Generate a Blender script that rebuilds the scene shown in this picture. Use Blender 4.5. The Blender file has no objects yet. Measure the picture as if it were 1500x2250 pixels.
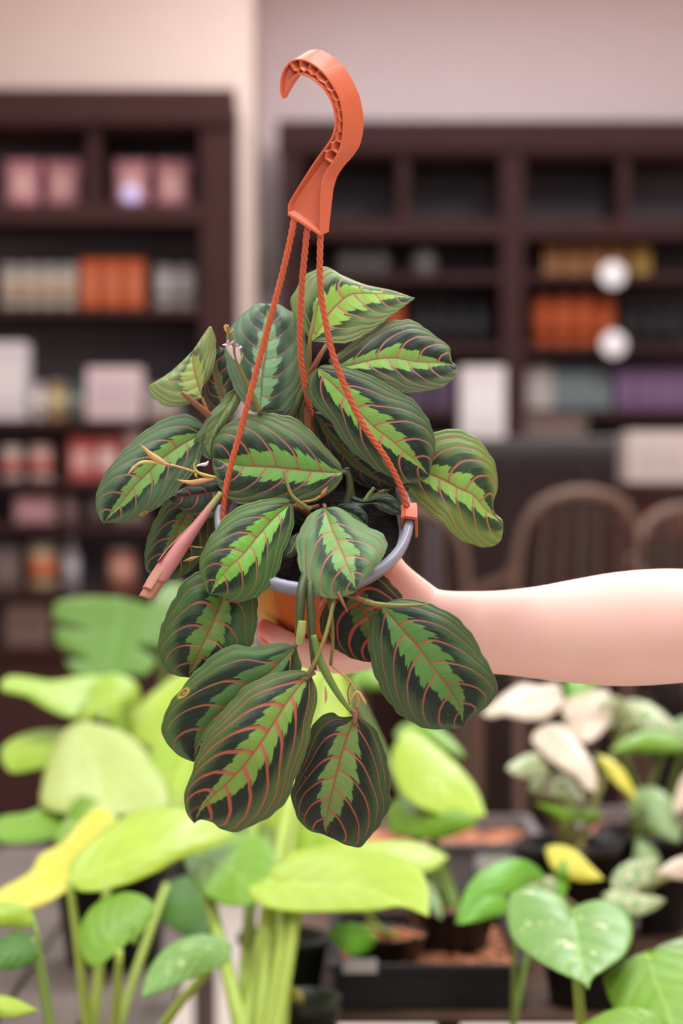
import bpy, bmesh, math, random
import numpy as np
from mathutils import Vector, Matrix, Quaternion
random.seed(7)
PI = math.pi
scn = bpy.context.scene
COL = scn.collection

# ------------------------------------------------------------------ camera
F_MM, SENS = 70.0, 24.0
CAM_Z = 1.12
D0 = 1.5                                   # distance to the hanging plant


def Wd(d):
    return d * SENS / F_MM


def at(px, py, d):
    """point at depth d (metres from the camera) seen at pixel px,py of the 1500x2250 frame"""
    w = Wd(d)
    return Vector(((px - 750) / 1500 * w, d, CAM_Z + (1125 - py) / 1500 * w))


def P(px, py, dz=0.0):
    """point near the plant: dz millimetres towards the camera from the plant's distance"""
    return at(px, py, D0 - dz / 1000.0)


cam = bpy.data.cameras.new('camera')
camo = bpy.data.objects.new('camera', cam)
COL.objects.link(camo)
camo.location = (0, 0, CAM_Z)
camo.rotation_euler = (PI / 2, 0, 0)
cam.sensor_fit = 'VERTICAL'
cam.sensor_height = 36.0
cam.sensor_width = 24.0
cam.lens = F_MM
cam.clip_start = 0.05
cam.clip_end = 60
cam.dof.use_dof = True
cam.dof.focus_distance = D0 - 0.03
cam.dof.aperture_fstop = 3.5
scn.camera = camo


# ------------------------------------------------------------------ colour helpers
def lin(c):
    out = []
    for x in c:
        x = x / 255.0
        out.append(x / 12.92 if x <= 0.04045 else ((x + 0.055) / 1.055) ** 2.4)
    return tuple(out)


def L4(c):
    return (*lin(c), 1.0)


# ------------------------------------------------------------------ node expression helper
class NT:
    def __init__(self, name):
        self.mat = bpy.data.materials.new(name)
        self.mat.use_nodes = True
        self.nt = self.mat.node_tree
        self.nt.nodes.clear()
        self.out = self.nt.nodes.new('ShaderNodeOutputMaterial')

    def new(self, t):
        return self.nt.nodes.new(t)

    def link(self, a, b):
        self.nt.links.new(a, b)

    def put(self, sock, val):
        if isinstance(val, X):
            self.link(val.s, sock)
        elif isinstance(val, bpy.types.NodeSocket):
            self.link(val, sock)
        else:
            sock.default_value = val

    def math(self, op, a, b=None, c=None):
        n = self.new('ShaderNodeMath')
        n.operation = op
        self.put(n.inputs[0], a)
        if b is not None:
            self.put(n.inputs[1], b)
        if c is not None:
            self.put(n.inputs[2], c)
        return X(self, n.outputs[0])

    def smooth(self, lo, hi, x):
        n = self.new('ShaderNodeMapRange')
        n.interpolation_type = 'SMOOTHSTEP'
        self.put(n.inputs['Value'], x)
        self.put(n.inputs['From Min'], lo)
        self.put(n.inputs['From Max'], hi)
        return X(self, n.outputs[0])

    def vec(self, x, y, z):
        n = self.new('ShaderNodeCombineXYZ')
        for i, q in enumerate((x, y, z)):
            self.put(n.inputs[i], q)
        return n.outputs[0]

    def noise(self, vec, scale=1.0, detail=2.0, rough=0.5):
        n = self.new('ShaderNodeTexNoise')
        if vec is not None:
            self.link(vec, n.inputs['Vector'])
        n.inputs['Scale'].default_value = scale
        n.inputs['Detail'].default_value = detail
        n.inputs['Roughness'].default_value = rough
        return X(self, n.outputs['Fac'])

    def mix(self, fac, a, b):
        n = self.new('ShaderNodeMix')
        n.data_type = 'RGBA'
        self.put(n.inputs[0], fac)
        self.put(n.inputs[6], a)
        self.put(n.inputs[7], b)
        return n.outputs[2]

    def bright(self, col, f):
        """scale a colour by a value"""
        n = self.new('ShaderNodeVectorMath')
        n.operation = 'SCALE'
        self.put(n.inputs[0], col)
        self.put(n.inputs['Scale'], f)
        return n.outputs[0]

    def const(self, c):
        n = self.new('ShaderNodeRGB')
        n.outputs[0].default_value = L4(c)
        return n.outputs[0]

    def uv(self):
        n = self.new('ShaderNodeTexCoord')
        s = self.new('ShaderNodeSeparateXYZ')
        self.link(n.outputs['UV'], s.inputs[0])
        return X(self, s.outputs[0]), X(self, s.outputs[1])

    def objco(self):
        n = self.new('ShaderNodeTexCoord')
        return n.outputs['Object']

    def bsdf(self, col, rough=0.5, spec=0.5, bump=None, bstr=0.3, bdist=0.001, trans=0.0, tcol=None, sss=0.0, coat=0.0, metal=0.0):
        b = self.new('ShaderNodeBsdfPrincipled')
        self.put(b.inputs['Base Color'], col)
        self.put(b.inputs['Roughness'], rough)
        b.inputs['Specular IOR Level'].default_value = spec
        b.inputs['Metallic'].default_value = metal
        if coat:
            b.inputs['Coat Weight'].default_value = coat
            b.inputs['Coat Roughness'].default_value = 0.25
        if sss:
            b.inputs['Subsurface Weight'].default_value = sss
            b.inputs['Subsurface Radius'].default_value = (0.012, 0.005, 0.003)
            b.inputs['Subsurface Scale'].default_value = 0.5
        if bump is not None:
            bn = self.new('ShaderNodeBump')
            bn.inputs['Strength'].default_value = bstr
            bn.inputs['Distance'].default_value = bdist
            self.put(bn.inputs['Height'], bump)
            self.link(bn.outputs[0], b.inputs['Normal'])
        last = b.outputs[0]
        if trans:
            t = self.new('ShaderNodeBsdfTranslucent')
            self.put(t.inputs['Color'], tcol if tcol is not None else col)
            m = self.new('ShaderNodeMixShader')
            m.inputs[0].default_value = trans
            self.link(last, m.inputs[1])
            self.link(t.outputs[0], m.inputs[2])
            last = m.outputs[0]
        self.link(last, self.out.inputs['Surface'])
        return self.mat


class X:
    def __init__(self, nt, s):
        self.nt, self.s = nt, s

    def __add__(self, o): return self.nt.math('ADD', self, o)
    __radd__ = __add__
    def __sub__(self, o): return self.nt.math('SUBTRACT', self, o)
    def __rsub__(self, o): return self.nt.math('SUBTRACT', o, self)
    def __mul__(self, o): return self.nt.math('MULTIPLY', self, o)
    __rmul__ = __mul__
    def __truediv__(self, o): return self.nt.math('DIVIDE', self, o)
    def __rtruediv__(self, o): return self.nt.math('DIVIDE', o, self)
    def __pow__(self, o): return self.nt.math('POWER', self, o)
    def abs(self): return self.nt.math('ABSOLUTE', self)
    def fract(self): return self.nt.math('FRACT', self)
    def min(self, o): return self.nt.math('MINIMUM', self, o)
    def max(self, o): return self.nt.math('MAXIMUM', self, o)
    def gt(self, o): return self.nt.math('GREATER_THAN', self, o)


MATS = {}


def plain(name, c, rough=0.5, var=0.12, scale=20.0, spec=0.35, bstr=0.0, bdist=0.001, trans=0.0, coat=0.0, metal=0.0, stretch=None):
    """procedural colour with soft noise variation"""
    if name in MATS:
        return MATS[name]
    n = NT(name)
    co = n.objco()
    if stretch:
        m = n.new('ShaderNodeMapping')
        n.link(co, m.inputs['Vector'])
        m.inputs['Scale'].default_value = stretch
        co = m.outputs[0]
    s = n.noise(co, scale, 4.0)
    col = n.bright(n.const(c), s * (2 * var) + (1 - var))
    m = n.bsdf(col, rough, spec, s if bstr else None, bstr, bdist, trans, None, 0, coat, metal)
    MATS[name] = m
    return m


# ------------------------------------------------------------------ object helpers
def tag(o, label=None, cat=None, group=None, kind=None):
    if label: o['label'] = label
    if cat: o['category'] = cat
    if group: o['group'] = group
    if kind: o['kind'] = kind
    return o


def link(o, parent=None):
    COL.objects.link(o)
    if parent is not None:
        o.parent = parent
        o.matrix_parent_inverse = Matrix.Translation(parent.location).inverted() if parent.rotation_euler[:] == (0, 0, 0) else parent.matrix_basis.inverted()
    return o


def mesh_obj(name, verts, faces, mats=None, parent=None, smooth=True, uvs=None, fmat=None):
    me = bpy.data.meshes.new(name)
    me.from_pydata([tuple(v) for v in verts], [], faces)
    if uvs is not None:
        ul = me.uv_layers.new(name='UVMap')
        flat = np.empty(len(me.loops) * 2)
        vi = np.empty(len(me.loops), dtype=np.int32)
        me.loops.foreach_get('vertex_index', vi)
        arr = np.asarray(uvs)
        flat = arr[vi].reshape(-1)
        ul.data.foreach_set('uv', flat)
    for m in (mats if isinstance(mats, (list, tuple)) else [mats]):
        if m: me.materials.append(m)
    if fmat:
        me.polygons.foreach_set('material_index', fmat)
    if smooth:
        me.polygons.foreach_set('use_smooth', [True] * len(me.polygons))
    me.update()
    o = bpy.data.objects.new(name, me)
    return link(o, parent)


def bm_obj(name, bm, mats, parent=None, smooth=False, sharp=None):
    me = bpy.data.meshes.new(name)
    bmesh.ops.recalc_face_normals(bm, faces=bm.faces)
    bm.to_mesh(me)
    bm.free()
    for m in (mats if isinstance(mats, (list, tuple)) else [mats]):
        me.materials.append(m)
    if smooth:
        me.polygons.foreach_set('use_smooth', [True] * len(me.polygons))
    o = bpy.data.objects.new(name, me)
    return link(o, parent)


def empty(name, loc, label=None, cat=None, group=None):
    o = bpy.data.objects.new(name, None)
    o.empty_display_size = 0.02
    o.location = loc
    COL.objects.link(o)
    return tag(o, label, cat, group)


def crom(pts, n):
    """Catmull-Rom through pts (any dimension), n samples equally spaced in arc length"""
    p = np.asarray(pts, float)
    if len(p) == 2:
        t = np.linspace(0, 1, n)[:, None]
        return p[0] * (1 - t) + p[1] * t
    q = np.vstack([2 * p[0] - p[1], p, 2 * p[-1] - p[-2]])
    out = []
    for i in range(1, len(q) - 2):
        a, b, c, d = q[i - 1], q[i], q[i + 1], q[i + 2]
        for t in np.linspace(0, 1, 24, endpoint=False):
            out.append(0.5 * ((2 * b) + (c - a) * t + (2 * a - 5 * b + 4 * c - d) * t * t + (3 * b - a - 3 * c + d) * t ** 3))
    out.append(p[-1])
    out = np.array(out)
    seg = np.linalg.norm(np.diff(out, axis=0), axis=1)
    s = np.concatenate([[0], np.cumsum(seg)])
    s /= s[-1]
    tt = np.linspace(0, 1, n)
    return np.stack([np.interp(tt, s, out[:, k]) for k in range(out.shape[1])], axis=1)


def frames(path):
    """parallel transport frames"""
    p = [Vector(q) for q in path]
    T = []
    for i in range(len(p)):
        a, b = p[max(0, i - 1)], p[min(len(p) - 1, i + 1)]
        T.append((b - a).normalized())
    up = Vector((0, 0, 1)) if abs(T[0].z) < 0.9 else Vector((0, 1, 0))
    N = [(up - T[0] * up.dot(T[0])).normalized()]
    for i in range(1, len(p)):
        v = N[-1] - T[i] * N[-1].dot(T[i])
        N.append(v.normalized() if v.length > 1e-9 else N[-1])
    B = [T[i].cross(N[i]) for i in range(len(p))]
    return p, T, N, B


def tube_geo(path, radii, seg=10, cap=True, flat=1.0):
    p, T, N, B = frames(path)
    if not hasattr(radii, '__len__'):
        radii = [radii] * len(p)
    V, Fc = [], []
    for i in range(len(p)):
        for k in range(seg):
            a = 2 * PI * k / seg
            V.append(p[i] + N[i] * math.cos(a) * radii[i] + B[i] * math.sin(a) * radii[i] * flat)
    for i in range(len(p) - 1):
        for k in range(seg):
            k2 = (k + 1) % seg
            Fc.append((i * seg + k, i * seg + k2, (i + 1) * seg + k2, (i + 1) * seg + k))
    if cap:
        Fc.append(tuple(range(seg))[::-1])
        Fc.append(tuple((len(p) - 1) * seg + k for k in range(seg)))
    return V, Fc


def merge(geos):
    V, Fc = [], []
    for v, f in geos:
        b = len(V)
        V.extend(v)
        Fc.extend(tuple(b + i for i in q) for q in f)
    return V, Fc


def tube(name, pts, radii, mat, parent, n=24, seg=10, flat=1.0):
    path = crom([tuple(q) for q in pts], n)
    if hasattr(radii, '__len__'):
        radii = np.interp(np.linspace(0, 1, n), np.linspace(0, 1, len(radii)), radii)
    V, Fc = tube_geo(path, radii, seg, True, flat)
    return mesh_obj(name, V, Fc, mat, parent)


def lathe_geo(profile, seg=40, cap_bottom=False, cap_top=False):
    """profile: (r, z) list from bottom to top"""
    V, Fc = [], []
    for r, z in profile:
        for k in range(seg):
            a = 2 * PI * k / seg
            V.append(Vector((r * math.cos(a), r * math.sin(a), z)))
    for i in range(len(profile) - 1):
        for k in range(seg):
            k2 = (k + 1) % seg
            Fc.append((i * seg + k, i * seg + k2, (i + 1) * seg + k2, (i + 1) * seg + k))
    if cap_bottom: Fc.append(tuple(range(seg))[::-1])
    if cap_top: Fc.append(tuple((len(profile) - 1) * seg + k for k in range(seg)))
    return V, Fc


def add_box(bm, lo, hi, bevel=0.0, seg=2):
    r = bmesh.ops.create_cube(bm, size=1.0)
    vs = r['verts']
    lo, hi = Vector(lo), Vector(hi)
    for v in vs:
        v.co = Vector(((v.co.x + .5) * (hi.x - lo.x) + lo.x, (v.co.y + .5) * (hi.y - lo.y) + lo.y, (v.co.z + .5) * (hi.z - lo.z) + lo.z))
    if bevel:
        es = list({e for v in vs for e in v.link_edges})
        bmesh.ops.bevel(bm, geom=es, offset=bevel, segments=seg, affect='EDGES', profile=0.5)


def box(name, lo, hi, mat, parent=None, bevel=0.0):
    bm = bmesh.new()
    add_box(bm, lo, hi, bevel)
    return bm_obj(name, bm, mat, parent)


# ================================================================== THE HANGING PRAYER PLANT
def maranta_mat(name, N=9, bw=0.30, do=0.60, lime=(118, 168, 66), outer=(62, 104, 54), dark=(20, 40, 27),
                vein=(200, 112, 92), seed=0.0, vw=0.062, spots=(), rough=0.42, streak=0.28, darkamt=1.0, k=1.22, vf=1.0):
    n = NT(name)
    u, vv = n.uv()
    v = vv * 2.0 - 1.0
    a = v.abs()
    side = v.gt(0.0)
    wn = n.noise(n.vec(u * 3.2, v * 1.7, seed), 1.0, 2.0) - 0.5
    wa = n.noise(n.vec(u * 2.6, v * 1.5, seed + 9.0), 1.0, 1.0) - 0.5
    u2 = u + wn * 0.05
    g = a * 0.13 + (a ** 2.5) * 0.40
    kg = (g * k * (u * 1.3 + 0.40).min(1.0)).min(0.85)
    om = 1.0 - kg
    u0 = (u2 - kg) / om
    # veins stand a little closer together towards the tip
    t = (u0 * 0.82 + u0 * u0 * 0.18) * float(N - 2.0) + side * 0.45 + seed
    f = t.fract()
    dv = (f - 0.5).abs()
    w = (1.0 - a * 0.45) / om * vw
    vm = 1.0 - n.smooth(w * 0.62, w * 1.25, dv)
    vm = vm * n.smooth(-0.40, -0.32, u0) * (1.0 - n.smooth(0.86, 0.99, a)) * (1.0 - n.smooth(0.88, 0.94, u0))
    # thin secondary veins between the main ones, only near the midrib
    f2 = ((t * 3.0).fract() - 0.5).abs()
    vm2 = (1.0 - n.smooth(0.05, 0.14, f2)) * (1.0 - n.smooth(0.12, 0.30, a)) * 0.22
    # jagged pale band along the midrib
    fine = n.noise(n.vec(t * 5.5, a * 1.2, seed + 3.0), 1.0, 2.0)
    saw = (t + 0.62).fract()
    saw2 = (t * 3.0 + 0.3).fract()
    tap = n.smooth(1.02, 0.5, u) * 0.82 + 0.18
    bump = 1.0 - (dv * 2.0) ** 2.0
    lob = n.noise(n.vec(t * 0.9, side * 7.0, seed + 13.0), 1.0, 1.0) - 0.5
    be = tap * bw * (0.74 + saw * 0.52 + bump * 0.14 + saw2 * 0.12 + (fine - 0.5) * 0.40 + lob * 1.1)
    lm = 1.0 - n.smooth(be - 0.012, be + 0.022, a)
    # dark blotches, feathered outwards along the veins
    st = n.noise(n.vec(t * 8.0, a * 1.6, seed + 5.0), 1.0, 3.0, 0.6)
    st2 = n.noise(n.vec(t * 26.0, a * 2.5, seed + 6.0), 1.0, 2.0, 0.6)
    dout = (st - 0.5) * 0.26 + (st2 - 0.5) * 0.16 + wa * 0.6 + do + 0.02
    dm = (1.0 - n.smooth(dout - 0.13, dout + 0.13, a)) * n.smooth(-0.16, 0.02, u0 + wa * 0.4) * darkamt
    oc = n.bright(n.const(outer), (st - 0.5) * (0.7 * streak) + (st2 - 0.5) * streak + 1.0)
    pale = tuple(min(255, int(c * 1.25 + 18)) for c in outer)
    oc = n.mix(n.smooth(0.54, 0.74, st2) * 0.45, oc, L4(pale))
    dc = n.bright(n.const(dark), (st2 - 0.5) * 0.8 + 1.0)
    dc = n.mix(n.smooth(0.60, 0.72, st2) * 0.30, dc, L4(tuple(int(c * .55 + q * .45) for c, q in zip(outer, lime))))
    col = n.mix(dm, oc, dc)
    lc = n.bright(n.const(lime), (fine - 0.5) * 0.35 + (st2 - 0.5) * 0.2 + 1.0)
    col = n.mix(lm, col, lc)
    col = n.mix(vm2 * vf, col, L4(vein))
    vdark = tuple(int(c * 0.82) for c in vein)
    vc = n.mix(st, L4(vein), L4(vdark))
    col = n.mix(vm * (0.88 * vf), col, vc)
    mw = (1.25 - u) * 0.026 + 0.004
    mm = 1.0 - n.smooth(mw * 0.55, mw * 1.2, a)
    col = n.mix(mm * 0.9, col, L4(tuple(int(c * 0.86) for c in vein)))
    col = n.mix(n.smooth(0.975, 0.995, a) * 0.55, col, L4((150, 140, 96)))
    # dust specks and water marks
    sp = n.noise(n.vec(u * 34.0, v * 20.0, seed + 1.0), 1.0, 1.0)
    col = n.mix(n.smooth(0.735, 0.78, sp) * 0.35, col, L4((150, 170, 140)))
    for (su, sv, r1) in spots:
        d = (((u - su) ** 2.0) + (((v - sv) * 0.42) ** 2.0)) ** 0.5
        d = d + (fine - 0.5) * 0.012
        col = n.mix(1.0 - n.smooth(r1 * 0.75, r1 * 1.15, d), col, L4((196, 176, 62)))
        col = n.mix(1.0 - n.smooth(r1 * 0.4, r1 * 0.75, d), col, L4((120, 66, 38)))
        col = n.mix(1.0 - n.smooth(r1 * 0.1, r1 * 0.4, d), col, L4((196, 160, 130)))
    quilt = (dv * 2.0) ** 0.7
    h = quilt * 0.9 + st2 * 0.35 + st * 0.2 - mm * 0.8
    r = (st2 - 0.5) * 0.15 + rough
    return n.bsdf(col, r, 0.42, h, 0.5, 0.0016, 0.10, n.mix(0.5, col, L4((150, 190, 60))))


def under_mat():
    n = NT('leaf_underside_maroon')
    u, vv = n.uv()
    s = n.noise(n.vec(u * 30.0, vv * 6.0, 0.0), 1.0, 3.0)
    col = n.mix(s, L4((150, 74, 78)), L4((176, 108, 98)))
    return n.bsdf(col, 0.5, 0.35, s, 0.2, 0.0006)


UNDER = under_mat()
plant = empty('hanging_prayer_plant', P(690, 1419, -60),
              'red-veined prayer plant in an orange hanging pot with a terracotta hook, held up', 'potted plant')


def M_ed(E, C, u, p):
    """lightly scalloped margin"""
    return C + (E - C) * (1 + .011 * math.sin(u * 47 + p) + .007 * math.sin(u * 83 + 2 * p))


def mleaf(mat, mid, left, right, z, zl=-4.0, zr=-4.0, bulge=3.0, wave=0.6, nu=72, nv=28, name='leaf', under=None, thick=0.0005, seed=1, parent=None):
    """one leaf: midrib and both margins in frame pixels (base -> tip), z = millimetres towards the camera along the midrib"""
    M = crom(mid, nu)
    Lf = crom([mid[0]] + list(left) + [mid[-1]], nu)
    Rt = crom([mid[0]] + list(right) + [mid[-1]], nu)
    zz = np.interp(np.linspace(0, 1, nu), np.linspace(0, 1, len(z)), z)
    zz = np.convolve(np.pad(zz, 4, mode='edge'), np.ones(9) / 9, mode='valid')
    rnd = random.Random(seed)
    ph = [rnd.uniform(0, 6.28) for _ in range(6)]
    V, U = [], []
    for i in range(nu):
        u = i / (nu - 1)
        env = math.sin(PI * min(1, max(0, u))) ** 0.5 if 0 < u < 1 else 0
        for j in range(2 * nv + 1):
            v = (j - nv) / nv
            a = abs(v)
            E = Lf[i] if v < 0 else Rt[i]
            p = M[i] * (1 - a) + E * a + (M_ed(E, M[i], u, ph[2] if v < 0 else ph[3]) - E) * a ** 6
            dz = zz[i] + env * ((zl if v < 0 else zr) * .75 * (a ** 1.4) + bulge * .62 * math.sin(PI * min(1, a * 1.05)))
            s = 1 if v > 0 else -1
            dz += env * wave * a * a * (math.sin(u * 11 + ph[0] + s) + 0.6 * math.sin(u * 21 + ph[1] + 2 * s))
            # slight scallop of the margin
            V.append(P(p[0], p[1], dz))
            U.append((u, 0.5 + 0.5 * v))
    w = 2 * nv + 1
    Fc = []
    for i in range(nu - 1):
        for j in range(w - 1):
            q = (i * w + j, i * w + j + 1, (i + 1) * w + j + 1, (i + 1) * w + j)
            Fc.append(q)
    o = mesh_obj(name, V, Fc, [mat, under or UNDER], parent or plant, True, U)
    # make the upper side face the camera
    me = o.data
    me.update()
    nrm = sum((Vector(p.normal) for p in me.polygons), Vector())
    if nrm.y > 0:
        me.flip_normals()
    so = o.modifiers.new('thickness', 'SOLIDIFY')
    so.thickness = thick
    so.offset = -1
    so.material_offset = 1
    so.material_offset_rim = 0
    so.use_even_offset = False
    return o


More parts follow.
